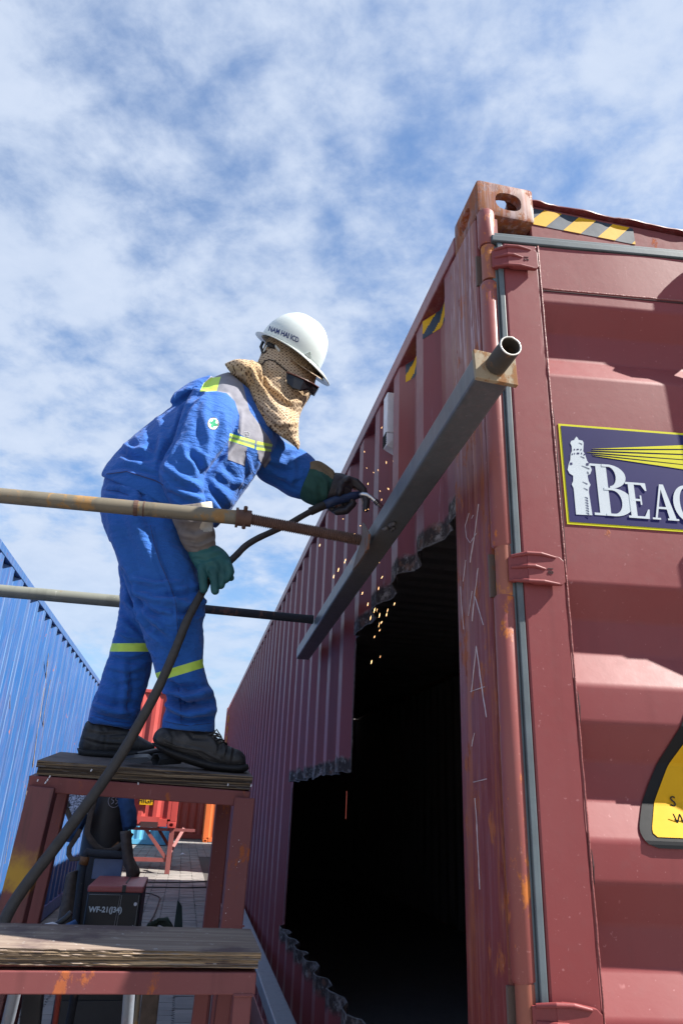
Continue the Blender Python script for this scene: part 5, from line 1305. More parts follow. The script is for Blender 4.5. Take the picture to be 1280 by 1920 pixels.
W = thing('person', 'welder in blue coveralls, white hard hat, beige scarf and dark glasses on the step stand', 'person', (-.66, .95, 1.41))
def welder():
    # ---------------- body under the clothes: one continuous figure
    mb = MB()
    limb(mb, [((210,900),(335,940),.95,.12),((225,870),(400,930),.95,.13),((270,805),(470,870),.95,.14),((345,750),(495,820),.95,.14),((415,722),(495,770),.96,.09),((445,708),(505,745),.96,.06),((470,690),(540,735),.95,.065),((500,668),(572,712),.95,.060),((518,640),(582,680),.95,.060),((535,620),(578,650),.95,.045)])
    limb(mb, [((375,765),(435,775),.83,.05),((340,830),(405,835),.80,.045),((325,885),(372,890),.80,.04),((340,945),(375,945),.80,.032),((352,1000),(384,995),.78,.03),((366,1040),(402,1030),.77,.02),((378,1072),(420,1058),.77,.018)])
    limb(mb, [((495,815),(480,865),1.0,.05),((535,850),(528,895),1.04,.042),((575,865),(565,912),1.04,.036),((612,890),(604,925),1.03,.026),((650,905),(645,940),1.02,.018)])
    limb(mb, [((215,900),(335,930),.93,.12),((215,1000),(325,1010),.88,.095),((250,1100),(355,1095),.86,.08),((278,1170),(362,1165),.85,.065),((305,1260),(372,1250),.87,.055),((325,1340),(378,1335),.89,.042),((315,1385),(368,1400),.90,.035),((330,1412),(440,1425),.90,.03)])
    limb(mb, [((225,1000),(300,1010),1.03,.09),((232,1100),(290,1100),1.05,.075),((225,1180),(282,1180),1.06,.06),((200,1280),(255,1275),1.08,.05),((185,1350),(225,1355),1.10,.04),((165,1395),(240,1400),1.10,.03)])
    for f in (((385,1065),(383,1088),(385,1106)),((402,1075),(404,1092),(405,1106)),((415,1072),(417,1085),(412,1096)),((420,1060),(430,1072),(420,1084)),((410,1068),(424,1080),(434,1083))):
        caps(mb, [at(*p, y=.765) for p in f], [.009]*3)
    for k, f in enumerate((((650,905),(670,908),(684,925)),((652,915),(676,925),(682,948)),((645,930),(660,948),(640,958)),((640,932),(650,950),(632,956)),((640,925),(640,945),(625,950)))):
        caps(mb, [at(*p, y=1.0+.008*k) for p in f], [.008]*3)
    me = fuse(mb, .009, 2, 'body'); co, no = getco(me); setco(me, co - no*.013); place('body', me, M['skin'], W, True)

    # ---------------- trousers
    mb = MB()
    limb(mb, [((208,872),(345,890),.95,.155),((197,900),(352,915),.95,.168),((191,935),(352,950),.94,.170),((193,975),(352,985),.93,.16),((206,1015),(352,1020),.93,.13)])
    limb(mb, [((193,950),(350,965),.90,.13),((203,1000),(352,1005),.88,.118),((218,1045),(365,1042),.865,.108),((231,1085),(373,1082),.86,.10),((244,1120),(383,1118),.855,.095),((256,1150),(384,1145),.85,.09),((266,1185),(379,1180),.855,.082),((279,1222),(380,1215),.865,.078),((292,1258),(382,1248),.87,.074),((304,1288),(390,1280),.88,.074),((311,1312),(403,1304),.885,.074),((311,1332),(406,1332),.89,.072),((304,1350),(403,1354),.895,.070),((301,1366),(402,1373),.90,.068)])
    limb(mb, [((200,960),(300,975),1.0,.11),((212,1010),(300,1020),1.03,.105),((223,1060),(300,1065),1.05,.10),((227,1105),(298,1110),1.055,.09),((224,1150),(293,1155),1.06,.082),((214,1195),(291,1198),1.065,.076),((205,1228),(288,1232),1.07,.074),((193,1262),(282,1262),1.08,.074),((184,1296),(273,1296),1.085,.074),((172,1325),(264,1330),1.09,.076),((166,1342),(256,1350),1.095,.074),((167,1354),(248,1369),1.10,.070)])
    me = fuse(mb, .0052, 3, 'trousers'); rumple(me, .0085, (11,11,19), 3)
    fold(me, [([(250,1085),(290,1095),(335,1092)], 0.0103, 4.6), ([(244,1105),(290,1125),(345,1128)], 0.0128, 5.8), ([(250,1120),(285,1150),(320,1160)], -0.0128, 5.8), ([(258,1140),(290,1165),(310,1185)], 0.0103, 4.6),
              ([(262,1165),(300,1190),(330,1215)], -0.0103, 5.8), ([(300,1110),(345,1115),(380,1108)], -0.0128, 5.8), ([(310,1128),(350,1135),(383,1128)], 0.0154, 5.8), ([(330,1148),(360,1150),(383,1142)], -0.0154, 5.8),
              ([(285,985),(292,1035),(312,1085),(330,1130),(334,1180)], 0.0077, 3.4), ([(240,920),(255,980),(290,1060)], 0.0128, 13.8), ([(205,960),(220,1020),(250,1090)], 0.0103, 10.3),
              ([(308,1290),(350,1308),(398,1296)], 0.0231, 6.9), ([(312,1305),(350,1324),(402,1315)], -0.0231, 5.8), ([(314,1322),(350,1340),(404,1332)], 0.0231, 6.9), ([(318,1342),(350,1350),(398,1347)], -0.0154, 4.6), ([(330,1270),(345,1300),(360,1330)], 0.0128, 5.8), ([(300,1278),(330,1290),(370,1288)], -0.0154, 5.8),
              ([(226,1115),(250,1140),(270,1170)], 0.0128, 5.8), ([(222,1140),(245,1165),(272,1188)], -0.0128, 5.8), ([(215,1180),(240,1195),(272,1198)], 0.0103, 4.6), ([(206,1235),(245,1240),(280,1232)], -0.0128, 4.6), ([(200,1250),(240,1258),(270,1250)], 0.0103, 4.6), ([(190,1275),(225,1285),(262,1278)], -0.0077, 4.6),
              ([(172,1322),(210,1335),(250,1340)], 0.0154, 5.8), ([(180,1310),(215,1320),(255,1322)], -0.0154, 5.8), ([(168,1338),(210,1350),(246,1356)], -0.0103, 3.4), ([(232,1240),(236,1290),(228,1340)], 0.0103, 6.9),
              ([(365,1085),(372,1120),(384,1150)], 0.0103, 6.9), ([(196,918),(225,922),(245,930)], -0.0103, 4.6), ([(262,905),(268,935),(280,960)], -0.0103, 4.6), ([(230,1070),(250,1120),(278,1180)], -0.0154, 4.6)])
    crisp(me, [((204,1206.5),(288,1206)), ((204,1222),(288,1222)), ((276,1267),(392,1232)), ((276,1284),(392,1249))], 5)
    assign(me, [([(190,1206.6),(288,1206),(288,1222),(190,1222)], 1, True)])
    o = place('trousers', me, [M['blue_cloth'], M['hivis'], M['hivis_grey']], W, True)
    # near leg band: faces close to the band line on the near leg only
    co, _ = getco(me); 
    nf = len(me.polygons); ce = np.empty(nf*3); me.polygons.foreach_get('center', ce); ce = ce.reshape(-1,3) + np.array(o.location); px, d = project(ce)
    idx = np.empty(nf, int); me.polygons.foreach_get('material_index', idx)
    far = (ce[:,1] > .985) & (px[:,0] > 260) | (ce[:,1] > 1.0)
    line = 1275.5 - (px[:,0]-276)*(35/116.)
    nearb = (np.abs(px[:,1] - line) < 8.5) & (px[:,0] > 280) & (px[:,0] < 392) & (ce[:,1] < .985)
    idx[(idx == 1) & (ce[:,1] < .985)] = 0
    idx[nearb] = 1; me.polygons.foreach_set('material_index', idx)
    bt = bvh_of(o)
    def seamline(pts, r=.0011, par=o, nm='seam', mat=M['navy_text'], dash=False):
        P = []
        for (a, b), (c_, d_) in zip(pts[:-1], pts[1:]):
            for k in range(8):
                h = onto(bt, a+(c_-a)*k/8, b+(d_-b)*k/8, -.0002)
                if h: P.append(h)
        if len(P) > 2: mb = MB(); mb.tube(P, r, 5); mb.build(nm, mat, par)
    seamline([(282,985),(289,1020),(300,1055),(318,1095),(330,1130),(333,1180),(334,1240)]); seamline([(334,1290),(338,1320),(340,1362)]); seamline([(258,900),(266,935),(280,968)]); seamline([(196,918),(222,921),(244,930)]); seamline([(246,1250),(240,1290),(236,1345)])
    seamline([(168,1340),(205,1352),(248,1357)]); seamline([(303,1352),(350,1361),(402,1356)])
    # ---------------- jacket
    mb = MB()
    limb(mb, [((194,893),(405,990),.95,.178),((199,878),(432,958),.95,.185),((218,852),(462,915),.95,.185),((250,818),(490,875),.955,.185),((294,784),(510,850),.96,.185),((338,753),(520,828),.96,.178),((376,728),(522,803),.96,.16),((408,708),(512,780),.96,.135),((432,700),(496,752),.96,.10)])
    limb(mb, [((366,728),(432,738),.86,.085),((349,752),(446,772),.825,.090),((338,785),(441,802),.80,.088),((326,822),(424,832),.785,.082),((308,855),(402,866),.775,.078),((298,882),(386,890),.772,.074),((303,908),(382,908),.775,.068),((314,932),(384,928),.78,.060),((323,952),(386,947),.785,.054),((326,962),(386,958),.785,.052)])
    limb(mb, [((512,800),(480,880),1.0,.085),((525,828),(492,896),1.02,.080),((545,840),(520,912),1.035,.074),((565,846),(541,926),1.04,.068),((583,858),(558,932),1.04,.060),((592,868),(568,934),1.04,.055)])
    # hood roll / collar bulk at the back of the shoulder
    limb(mb, [((326,766),(336,790),.98,.09),((334,744),(368,772),.98,.11),((366,724),(396,754),.98,.115),((400,710),(425,735),.98,.10)])
    me = fuse(mb, .0050, 3, 'jacket'); rumple(me, .0050, (12,12,12), 11)
    fold(me, [([(375,735),(347,767),(329,820),(303,862),(299,884)], -.012, 5), ([(385,752),(382,783),(391,820),(388,855)], .010, 8), ([(354,850),(370,862),(380,892)], -.014, 7), ([(368,770),(352,810),(335,850)], .006, 9),
              ([(300,868),(335,892),(382,916)], .008, 6), ([(304,884),(335,908),(380,928)], -.007, 5), ([(312,911),(347,927),(384,934)], .007, 5), ([(318,925),(347,940),(384,946)], -.006, 4), ([(345,838),(352,862),(372,884)], .008, 6),
              ([(410,775),(408,810),(396,850)], -.006, 6), ([(424,780),(425,815),(412,845)], .005, 6), ([(444,775),(440,820),(404,868),(386,888)], -.013, 5),
              ([(288,770),(312,811),(296,860)], .010, 8), ([(272,790),(287,827),(284,855)], -.010, 7), ([(250,808),(268,845),(290,858)], .007, 7), ([(222,838),(245,857),(298,857)], -.012, 6), ([(226,828),(240,842),(262,845)], .010, 6),
              ([(212,862),(250,870),(300,880)], .006, 6), ([(322,757),(330,738),(375,722)], .008, 6), ([(320,768),(345,748),(378,735)], -.010, 5), ([(306,790),(318,830),(302,860)], -.007, 6), ([(340,742),(352,732),(374,729)], .006, 4),
              ([(199,889),(238,884),(291,900),(309,912)], .004, 3), ([(203,880),(238,874),(291,889),(309,899)], -.004, 3),
              ([(390,900),(425,930),(440,945)], .006, 8), ([(400,880),(440,905),(462,905)], .006, 7), ([(395,915),(420,950),(425,970)], -.007, 6), ([(455,860),(462,895),(440,940)], -.004, 4), ([(466,858),(474,890),(452,935)], .005, 4), ([(488,856),(480,890),(458,930)], .005, 4), ([(410,855),(430,885),(440,915)], -.005, 7),
              ([(500,860),(530,868),(560,860)], .007, 5), ([(505,872),(530,884),(558,880)], -.008, 5), ([(515,888),(545,900),(566,893)], .007, 5), ([(520,848),(545,852),(572,848)], -.006, 4), ([(545,848),(552,880),(545,915)], .005, 5), ([(520,900),(545,915),(560,918)], -.005, 4)])
    G, H, Gr = 1, 2, 3
    REG = [([(376,735),(383,717),(400,700),(440,696),(455,720),(468,770),(505,822),(512,834),(508,845),(500,846),(446,812),(449,780),(440,752),(425,737),(404,733)], G, False),
                ([(374,734),(382,718),(396,708),(414,706),(406,733)], H, False),
                ([(428,826),(463,838),(459,874),(427,862)], G, False), ([(482,843),(505,845),(508,862),(496,878),(484,860)], G, False),
                ([(431,812),(478,826),(477,841),(429,826)], H, False), ([(482,827),(511,833),(508,847),(480,843)], H, False),
                ([(430.5,817),(478,831),(477.5,836),(429.5,821)], Gr, False), ([(481.5,832.5),(510,838),(509,842.5),(481,838)], Gr, False)]
    crisp(me, edges_of([q[0] for q in REG]), 4); assign(me, REG)
    J = place('jacket', me, [M['blue_cloth'], M['grey_cloth'], M['hivis'], M['hivis_grey']], W, True)
    bj = bvh_of(J)
    # round green cross badge
    def disc(cx, cy, rx, ry, n=22): return [(cx + rx*math.cos(2*math.pi*k/n), cy + ry*math.sin(2*math.pi*k/n)) for k in range(n)]
    def fan(pts, c, mat, nm, off):
        mb = MB(); P = [onto(bj, *c, off)] + [onto(bj, *p, off) for p in pts]
        if any(p is None for p in P): return
        mb.add(P, [(0, i+1, (i+1) % len(pts)+1) for i in range(len(pts))]); return mb.build(nm, mat, W, fix=False)
    fan(disc(400,794,11,12), (400,794), M['feeder_black'], 'badge_rim', .0016); fan(disc(400,794,9.6,10.6), (400,794), M['white_cloth'], 'badge', .0024)
    c, s = math.cos(R_(22)), math.sin(R_(22))
    rot = lambda x, y: (400 + x*c - y*s, 794 + x*s + y*c)
    for q in (((-8,-2.6),(8,-2.6),(8,2.6),(-8,2.6)), ((-2.6,-8.6),(2.6,-8.6),(2.6,8.6),(-2.6,8.6))): fan([rot(*p) for p in q], rot(0,0), M['green_cross'], 'green_cross', .0034 if q[0][0] == -8 else .0036)
    # name tape outline
    mb = MB()
    for a, b in (((446,806),(467,811)),((467,811),(467,819)),((467,819),(462,819)),((452,814),(455,815)),((457,812),(457,817)),((461,813),(464,817)),((446,806),(447,812))):
        p, q = onto(bj, *a, .002), onto(bj, *b, .002)
        if p and q: mb.tube([p, q], .0007, 5)
    mb.build('name_tape', M['white_cloth'], W)
    # pocket and placket edges, buttons
    mb = MB()
    def seam(pts, r=.0014, off=.0):
        P = []
        for (a, b), (c_, d) in zip(pts[:-1], pts[1:]):
            for k in range(6): 
                h = onto(bj, a+(c_-a)*k/6, b+(d-b)*k/6, off)
                if h: P.append(h)
        if len(P) > 2: mb.tube(P, r, 5)
    seam([(427,862),(459,874),(463,840)]); seam([(484,850),(484,860),(496,878),(508,862)]); seam([(460,845),(468,880),(440,938)]); seam([(200,889),(238,884),(291,901),(309,911)], .002)
    mb.build_each('seam', M['navy_text'], W)
    # ---------------- boots
    def boot(rows, y, mat, nm, sole):
        mb = MB(); limb(mb, [(a, b, y, d) for a, b, d in rows]); me = fuse(mb, .0035, 3, nm); rumple(me, .0022, (24,24,24), 5)
        if y < 1: fold(me, [([(436,1396),(432,1412),(428,1436)], .004, 3), ([(406,1388),(412,1400),(408,1416)], -.005, 3), ([(416,1392),(422,1404),(418,1418)], .004, 3), ([(318,1366),(326,1384),(322,1404)], -.003, 3), ([(300,1380),(330,1398),(380,1408),(410,1426)], .003, 2.5), ([(345,1368),(362,1384),(392,1386)], -.003, 3)])
        else: fold(me, [([(152,1380),(190,1390),(240,1394)], .004, 3), ([(155,1370),(190,1378),(235,1376)], -.004, 3), ([(190,1362),(200,1380),(196,1404)], -.003, 3)])
        b_ = place(nm, me, mat, W, True)
        mb = MB(); limb(mb, [(a, b, y, d) for a, b, d in sole]); me = fuse(mb, .003, 1, 'sole'); place('sole', me, M['boot_sole'], b_, True); return b_
    nb = boot([((286,1386),(292,1398),.02),((291,1374),(302,1405),.042),((304,1364),(326,1414),.046),((330,1362),(350,1424),.046),((360,1364),(370,1430),.045),((388,1368),(394,1436),.045),((408,1384),(412,1440),.046),((430,1400),(432,1443),.047),((450,1408),(452,1442),.042),((460,1418),(461,1438),.028)], .895, M['boot'], 'boot',
         [((284,1392),(290,1400),.022),((297,1396),(306,1413),.047),((324,1406),(330,1425),.049),((359,1417),(362,1436),.047),((391,1427),(394,1445),.048),((414,1431),(416,1448),.051),((439,1433),(442,1450),.050),((455,1432),(459,1448),.043),((465,1433),(467,1442),.022)])
    fb = boot([((147,1400),(151,1414),.02),((154,1375),(160,1418),.04),((164,1352),(178,1420),.046),((190,1350),(200,1420),.046),((216,1356),(225,1421),.046),((238,1366),(245,1418),.046),((258,1378),(262,1415),.046),((276,1390),(278,1412),.042),((290,1396),(290,1410),.025)], 1.09, M['boot'], 'boot',
         [((144,1402),(148,1418),.024),((156,1405),(160,1425),.048),((189,1406),(192,1426),.049),((224,1408),(226,1426),.047),((259,1405),(262,1422),.049),((282,1406),(284,1416),.042),((294,1402),(295,1409),.022)])
    bb = bvh_of(nb); mb = MB()
    def st(pts, r=.0009):
        P = [onto(bb, *p, .0003) for p in pts]; P = [p for p in P if p]
        if len(P) > 1: mb.tube(P, r, 5)
    st([(300,1372),(308,1392),(330,1400),(352,1404),(370,1412),(392,1428),(420,1434),(450,1432),(462,1424)]); st([(335,1368),(342,1382),(340,1396)]); st([(408,1400),(398,1412),(392,1426)])
    mb.build('stitching', M['stitch'], nb)
    mb = MB()
    for k in range(5):
        a = at(385+6*k, 1373+5*k, y=.855); b = at(402+6*k, 1370+6.5*k, y=.885); mb.tube([a, (a+b)/2+Vector((0,-.004,.004)), b], .0026, 6)
    mb.tube([at(398,1380,y=.86), at(412,1378,y=.86), at(418,1388,y=.855), at(408,1392,y=.85)], .0024, 6); mb.tube([at(398,1380,y=.86), at(406,1368,y=.86), at(415,1382,y=.855)], .0024, 6)
    mb.build('laces', M['boot'], nb, smooth=True)
    # ---------------- near glove (holds the cable)
    y = .775
    mb = MB(); limb(mb, [((319,950),(398,940),y,.058),((322,970),(399,966),y,.060),((329,990),(400,986),y,.056),((337,1010),(404,1004),y,.050),((346,1026),(404,1016),y,.044),((356,1038),(404,1026),y,.038)])
    me = fuse(mb, .0035, 3, 'cuff'); rumple(me, .003, (22,22,30), 2)
    fold(me, [([(335,1000),(365,1008),(402,996)], .008, 5), ([(335,985),(365,992),(395,985)], -.006, 5), ([(348,1018),(375,1024),(402,1012)], .006, 4), ([(330,972),(360,978),(380,970)], .004, 5)])
    assign(me, [([(374,936),(402,936),(400,975),(398,996),(384,998),(374,990),(384,965)], 1, False)]); place('glove_cuff', me, [M['glove_cuff'], M['glove_white']], W, True)
    mb = MB(); limb(mb, [((352,1034),(406,1022),y,.036),((356,1046),(418,1030),y,.034),((364,1060),(430,1044),y,.034),((374,1074),(435,1062),y,.032),((383,1084),(434,1078),y,.026)])
    r = .0135
    for f, yy in ((((378,1064),(380,1084),(382,1105)), .755), (((398,1070),(402,1090),(403,1108)), .752), (((414,1068),(418,1084),(414,1097)), .758), (((426,1058),(432,1072),(424,1086)), .760)):
        caps(mb, [at(*p, y=yy) for p in f], [r, r, r*.93])
    caps(mb, [at(408,1062,y=.775), at(424,1078,y=.785), at(432,1083,y=.785)], [r, r, r*.9])
    me = fuse(mb, .0030, 2, 'glove'); rumple(me, .0018, (34,34,34), 8)
    fold(me, [([(362,1048),(385,1050),(412,1042)], -.004, 3), ([(378,1062),(395,1080),(404,1095)], -.002, 2), ([(390,1045),(405,1060),(410,1080)], .003, 4), ([(370,1040),(395,1036),(412,1034)], .003, 3)])
    place('glove', me, M['glove_green'], W, True)
    # ---------------- far glove on the torch
    y = 1.03
    mb = MB(); limb(mb, [((586,866),(560,928),y,.058),((598,874),(574,940),y,.060),((612,880),(592,946),y,.058),((622,886),(606,944),y,.050),((630,890),(616,938),y,.044)])
    limb(mb, [((580,868),(584,884),y-.02,.03),((596,866),(598,888),y-.02,.032),((614,876),(614,896),y-.02,.03),((626,884),(624,900),y-.02,.024)])
    me = fuse(mb, .0035, 3, 'cuff'); rumple(me, .0035, (24,24,24), 6)
    fold(me, [([(585,885),(600,905),(602,940)], -.006, 5), ([(596,888),(612,905),(612,935)], .005, 4), ([(570,905),(590,925),(600,944)], .004, 5)])
    assign(me, [([(578,862),(600,862),(634,888),(626,900),(606,886),(590,880),(580,878)], 1, False)])
    place('glove_cuff', me, [flat('green suede cuff', (.025,.085,.07), .85, var=.5, sc=20, bump=.4, bd=.01), M['glove_tan']], W, True)
    mb = MB(); yy = 1.01
    limb(mb, [((628,888),(612,936),yy,.042),((642,890),(626,938),yy,.042),((655,897),(640,938),yy,.038),((664,906),(652,936),yy,.028)])
    r = .0135
    for f, y2 in ((((652,898),(668,904),(682,918)), .985), (((662,905),(680,918),(687,940),(685,955)), .990), (((650,925),(662,944),(648,958),(630,960)), 1.0), (((640,930),(650,950),(632,960),(618,952)), 1.015), (((650,900),(640,908),(636,925)), .975)):
        caps(mb, [at(*p, y=y2) for p in f], [r]*(len(f)-1) + [r*.85])
    me = fuse(mb, .0030, 2, 'glove'); rumple(me, .0022, (34,34,34), 9)
    fold(me, [([(640,900),(655,910),(668,922)], -.004, 3), ([(636,915),(650,925),(660,938)], .003, 3)])
    place('glove', me, M['glove_black'], W, True)
    # ---------------- scarf over head, neck and chest
    mb = MB(); y = .945
    limb(mb, [((518,616),(590,656),y,.060),((502,636),(592,684),y,.082),((494,652),(594,700),y,.090),((488,668),(590,718),y,.090),((482,684),(584,738),y,.094),((474,698),(576,752),y,.096),((464,712),(568,764),y,.098),((458,728),(562,778),y,.098),((462,748),(560,792),y-.02,.095),((478,772),(560,806),y-.03,.085),((500,797),(560,820),y-.035,.060),((524,816),(562,832),y-.04,.035),((542,828),(560,841),y-.04,.018),((555,838),(560,845),y-.04,.008)])
    limb(mb, [((430,696),(440,712),y,.10),((448,694),(455,728),y,.12),((468,690),(478,752),y,.12),((490,690),(500,770),y,.10)])   # fold over the shoulder
    limb(mb, [((472,678),(466,704),y-.06,.045),((480,702),(470,728),y-.07,.04),((498,740),(480,758),y-.085,.035),((520,768),(505,790),y-.09,.03),((545,790),(538,812),y-.08,.025),((558,792),(556,815),y-.06,.02)])  # rolled edge
    me = fuse(mb, .0042, 2, 'scarf'); rumple(me, .0028, (18,18,18), 4)
    fold(me, [([(470,690),(485,720),(515,760),(548,785)], .007, 4), ([(478,688),(495,720),(525,752),(556,772)], -.007, 4), ([(488,690),(505,725),(535,750),(568,757)], .005, 4), ([(455,715),(470,750),(500,785),(540,815)], -.006, 4), ([(445,712),(462,745),(490,785),(530,818)], .006, 4),
              ([(466,694),(472,715),(486,742)], -.008, 4), ([(500,790),(525,795),(556,790)], .005, 4), ([(510,802),(535,806),(558,800)], -.005, 4), ([(535,830),(530,815),(545,800)], .004, 4), ([(520,700),(525,730),(530,760)], .003, 8), ([(430,703),(450,705),(470,690)], .004, 4)])
    sc = place('scarf', me, M['scarf'], W, True)
    # cap peak under the helmet
    mb = MB(); tp = [at(*p, y=yy) for p, yy in (((545,672),.86),((572,690),.855),((600,708),.875),((606,713),.93),((603,706),.99),((575,680),1.02),((550,664),1.02))]
    mb.prism(tp, (.0015,0,-.004)); mb.build('cap_peak', M['scarf'], sc)
    # ---------------- helmet
    Y = .945
    tip, back, crown = at(609,709,y=Y), at(481,631,y=Y), at(556,583,y=Y)
    F = (tip-back).normalized(); mid = (tip+back)/2; v_ = (mid - Vector(CAM)).normalized(); Uo = Vector((-F.z, 0, F.x))
    S = (-v_ + Uo*.20); S = (S - F*S.dot(F)).normalized(); U = F.cross(S); U = U if U.z > 0 else -U; half = (tip-back).length/2
    zc_ = project([tuple(mid)])[1][0]; hh = 79*zc_/FPX; C0 = mid - F*.012 - S*.0
    RX, RYs = half*.83, .112
    def hp(u, v, out=0.):
        """u angle round (0 = front), v 0 rim .. 1 crown"""
        a = v*math.pi/2; r = math.cos(a)**.82; z = math.sin(a)**.92
        cx = math.cos(u); cy = math.sin(u); ex = 1.02 if cx > 0 else 1.0
        rr = 1 + out
        crest = .0085*math.exp(-(cy*r*RYs/.020)**4)*min(1, v*2.2) * (1 if cx > -.95 else .5)
        return C0 + F*(cx*r*RX*ex*rr) + S*(cy*r*RYs*rr) + U*(z*(hh-.010) + crest + .012)
    mb = MB(); nu, nv = 120, 26
    vs = [hp(2*math.pi*i/nu, min(j/nv, .995)) for j in range(nv+1) for i in range(nu)]
    fs = [(j*nu+i, j*nu+(i+1)%nu, (j+1)*nu+(i+1)%nu, (j+1)*nu+i) for j in range(nv) for i in range(nu)] + [tuple(nv*nu+i for i in range(nu))]
    mb.add(vs, fs); me = bpy.data.meshes.new('helmet'); 
    H = mb.build('helmet', M['helmet'], W, smooth=True); s_ = H.modifiers.new('t', 'SOLIDIFY'); s_.thickness = .0028; s_.offset = -1
    # brim: flange all round, long peak at the front
    mb = MB(); vs = []; 
    for i in range(nu):
        u = 2*math.pi*i/nu; c = math.cos(u); w = .012 + .052*max(0, c)**2.2 + .010*max(0, -c)**2; base = hp(u, 0)
        d = (F*math.cos(u)*RX + S*math.sin(u)*RYs).normalized()
        drop = -.004 - .020*max(0, c)**2 + .004*abs(math.sin(u))**2
        vs += [base + U*.004, base + d*w*.55 + U*(drop*.35 + .001), base + d*w + U*drop, base + d*(w-.001) + U*(drop-.0035), base + d*w*.5 + U*(drop*.35-.003), base - d*.002 + U*(-.002)]
    m = 6; fs = [(i*m+k, ((i+1)%nu)*m+k, ((i+1)%nu)*m+k+1, i*m+k+1) for i in range(nu) for k in range(m-1)]
    mb.add(vs, fs); mb.build('brim', M['helmet'], H, smooth=True)
    # side slot boss and vent wedge
    bh = bvh_of(H)
    mb = MB(); 
    def hexpatch(q, off0, off1, nm, mat):
        P0 = [onto(bh, *p, off0) for p in q]; P1q = [onto(bh, *p, off1) for p in q]
        if any(p is None for p in P0+P1q): return
        mb = MB(); mb.hexa(P0 + P1q); mb.build(nm, mat, H, bevel=.0012)
    hexpatch([(508,628),(540,638),(537,646),(505,636)], -.004, .0025, 'accessory_slot', M['helmet'])
    hexpatch([(571,664),(582,658),(583,672),(573,676)], -.006, .007, 'lamp_bracket', M['helmet'])
    # lettering, mapped onto the shell
    cu = bpy.data.curves.new('t', 'FONT'); cu.body = 'NAM HAI ICD'; cu.size = 1; cu.align_x = 'LEFT'; cu.offset = .028; cu.resolution_u = 2
    ob = bpy.data.objects.new('t', cu); COL.objects.link(ob); bpy.context.view_layer.update(); me = bpy.data.meshes.new_from_object(ob.evaluated_get(bpy.context.evaluated_depsgraph_get())); bpy.data.objects.remove(ob)
    bm = bmesh.new(); bm.from_mesh(me); bmesh.ops.triangulate(bm, faces=bm.faces); bmesh.ops.subdivide_edges(bm, edges=[e for e in bm.edges if e.calc_length() > .25], cuts=2); bm.to_mesh(me); bm.free()
    xs = [v.co.x for v in me.vertices]; w = max(xs)
    for v in me.vertices:
        t = v.co.x/w; h = v.co.y/.72
        bx, by = 502 + 57*t, 619.5 + 16*t + 7.5*t*t*0 + 2.0*math.sin(t*math.pi)*0 + 7*t**1.6
        ux, uy = (3.2 - 1.0*t)*1.0, -9.4
        p = onto(bh, bx + ux*h, by + uy*h, .0012)
        v.co = p if p else mid
    me.materials.clear(); place('helmet_lettering', me, M['navy_text'], H)
    # suspension strap and ratchet under the back of the helmet
    mb = MB(); mb.tube([at(493,641,y=.90), at(489,650,y=.90), at(492,660,y=.90), at(502,661,y=.90)], .006, 10); mb.tube([at(500,644,y=.885), at(516,652,y=.885)], .010, 10); mb.build('suspension', M['feeder_black'], H, smooth=True)
    mb = MB(); mb.bar(at(516,648,y=.872), at(524,658,y=.872), .004, .012, (0,1,0)); mb.bar(at(500,648,y=.872), at(494,659,y=.872), .003, .006, (0,1,0)); mb.build('buckle', M['helmet'], H)
    # ---------------- glasses
    gl = []
    bs = bvh_of(sc); mb = MB()
    rowsT = [(537,698,-.012),(552,704,-.016),(570,712,-.018),(586,720,-.014),(597,727,.0)]; rowsB = [(537,716,-.012),(548,727,-.016),(562,731,-.018),(576,728,-.014),(588,741,.0)]
    T_ = []; Bq = []
    for (a, b, o), (c, d, o2) in zip(rowsT, rowsB):
        yy = .875 + {0:-.022,1:-.026,2:-.020,3:-.002,4:.03}[len(T_)]; T_.append(at(a, b, y=yy)); Bq.append(at(c, d, y=yy))
    vs = []; n = len(T_)
    for p, q in zip(T_, Bq): vs += [p, q]
    vs2 = [v + Vector((.002,.010,0)) for v in vs]; fs = [(2*i,2*i+2,2*i+3,2*i+1) for i in range(n-1)]; b_ = len(vs)
    fs += [(b_+2*i,b_+2*i+1,b_+2*i+3,b_+2*i+2) for i in range(n-1)] + [(2*i,b_+2*i,b_+2*i+2,2*i+2) for i in range(n-1)] + [(2*i+1,2*i+3,b_+2*i+3,b_+2*i+1) for i in range(n-1)] + [(0,1,b_+1,b_),(2*n-2,b_+2*n-2,b_+2*n-1,2*n-1)]
    mb.add(vs+vs2, fs); G_ = mb.build('glasses', M['glass'], W, bevel=.001)
    # far lens just showing past the nose
    mb = MB(); q = [at(578,722,y=.93), at(596,726,y=.98), at(589,740,y=.98), at(576,738,y=.93)]; mb.prism(q, (.003,.006,0)); mb.build('lens', M['glass'], G_)
    mb = MB(); tp = [onto(bs, *p, .0025) for p in ((487,681),(490,684),(497,676),(505,674),(515,677),(526,686),(537,695))]; tp = [p for p in tp if p] + [at(541,702,y=.85)]
    mb.tube(tp, .0024, 8); mb.build('temple_arm', M['glass'], G_, smooth=True)
    mb = MB(); mb.tube([t_ + Vector((0,-.002,.001)) for t_ in T_], .0026, 8); mb.build('frame', flat('dark red brown frame', (.10,.035,.025), .35), G_, smooth=True)
    # far hand's / near sleeve details done
welder()

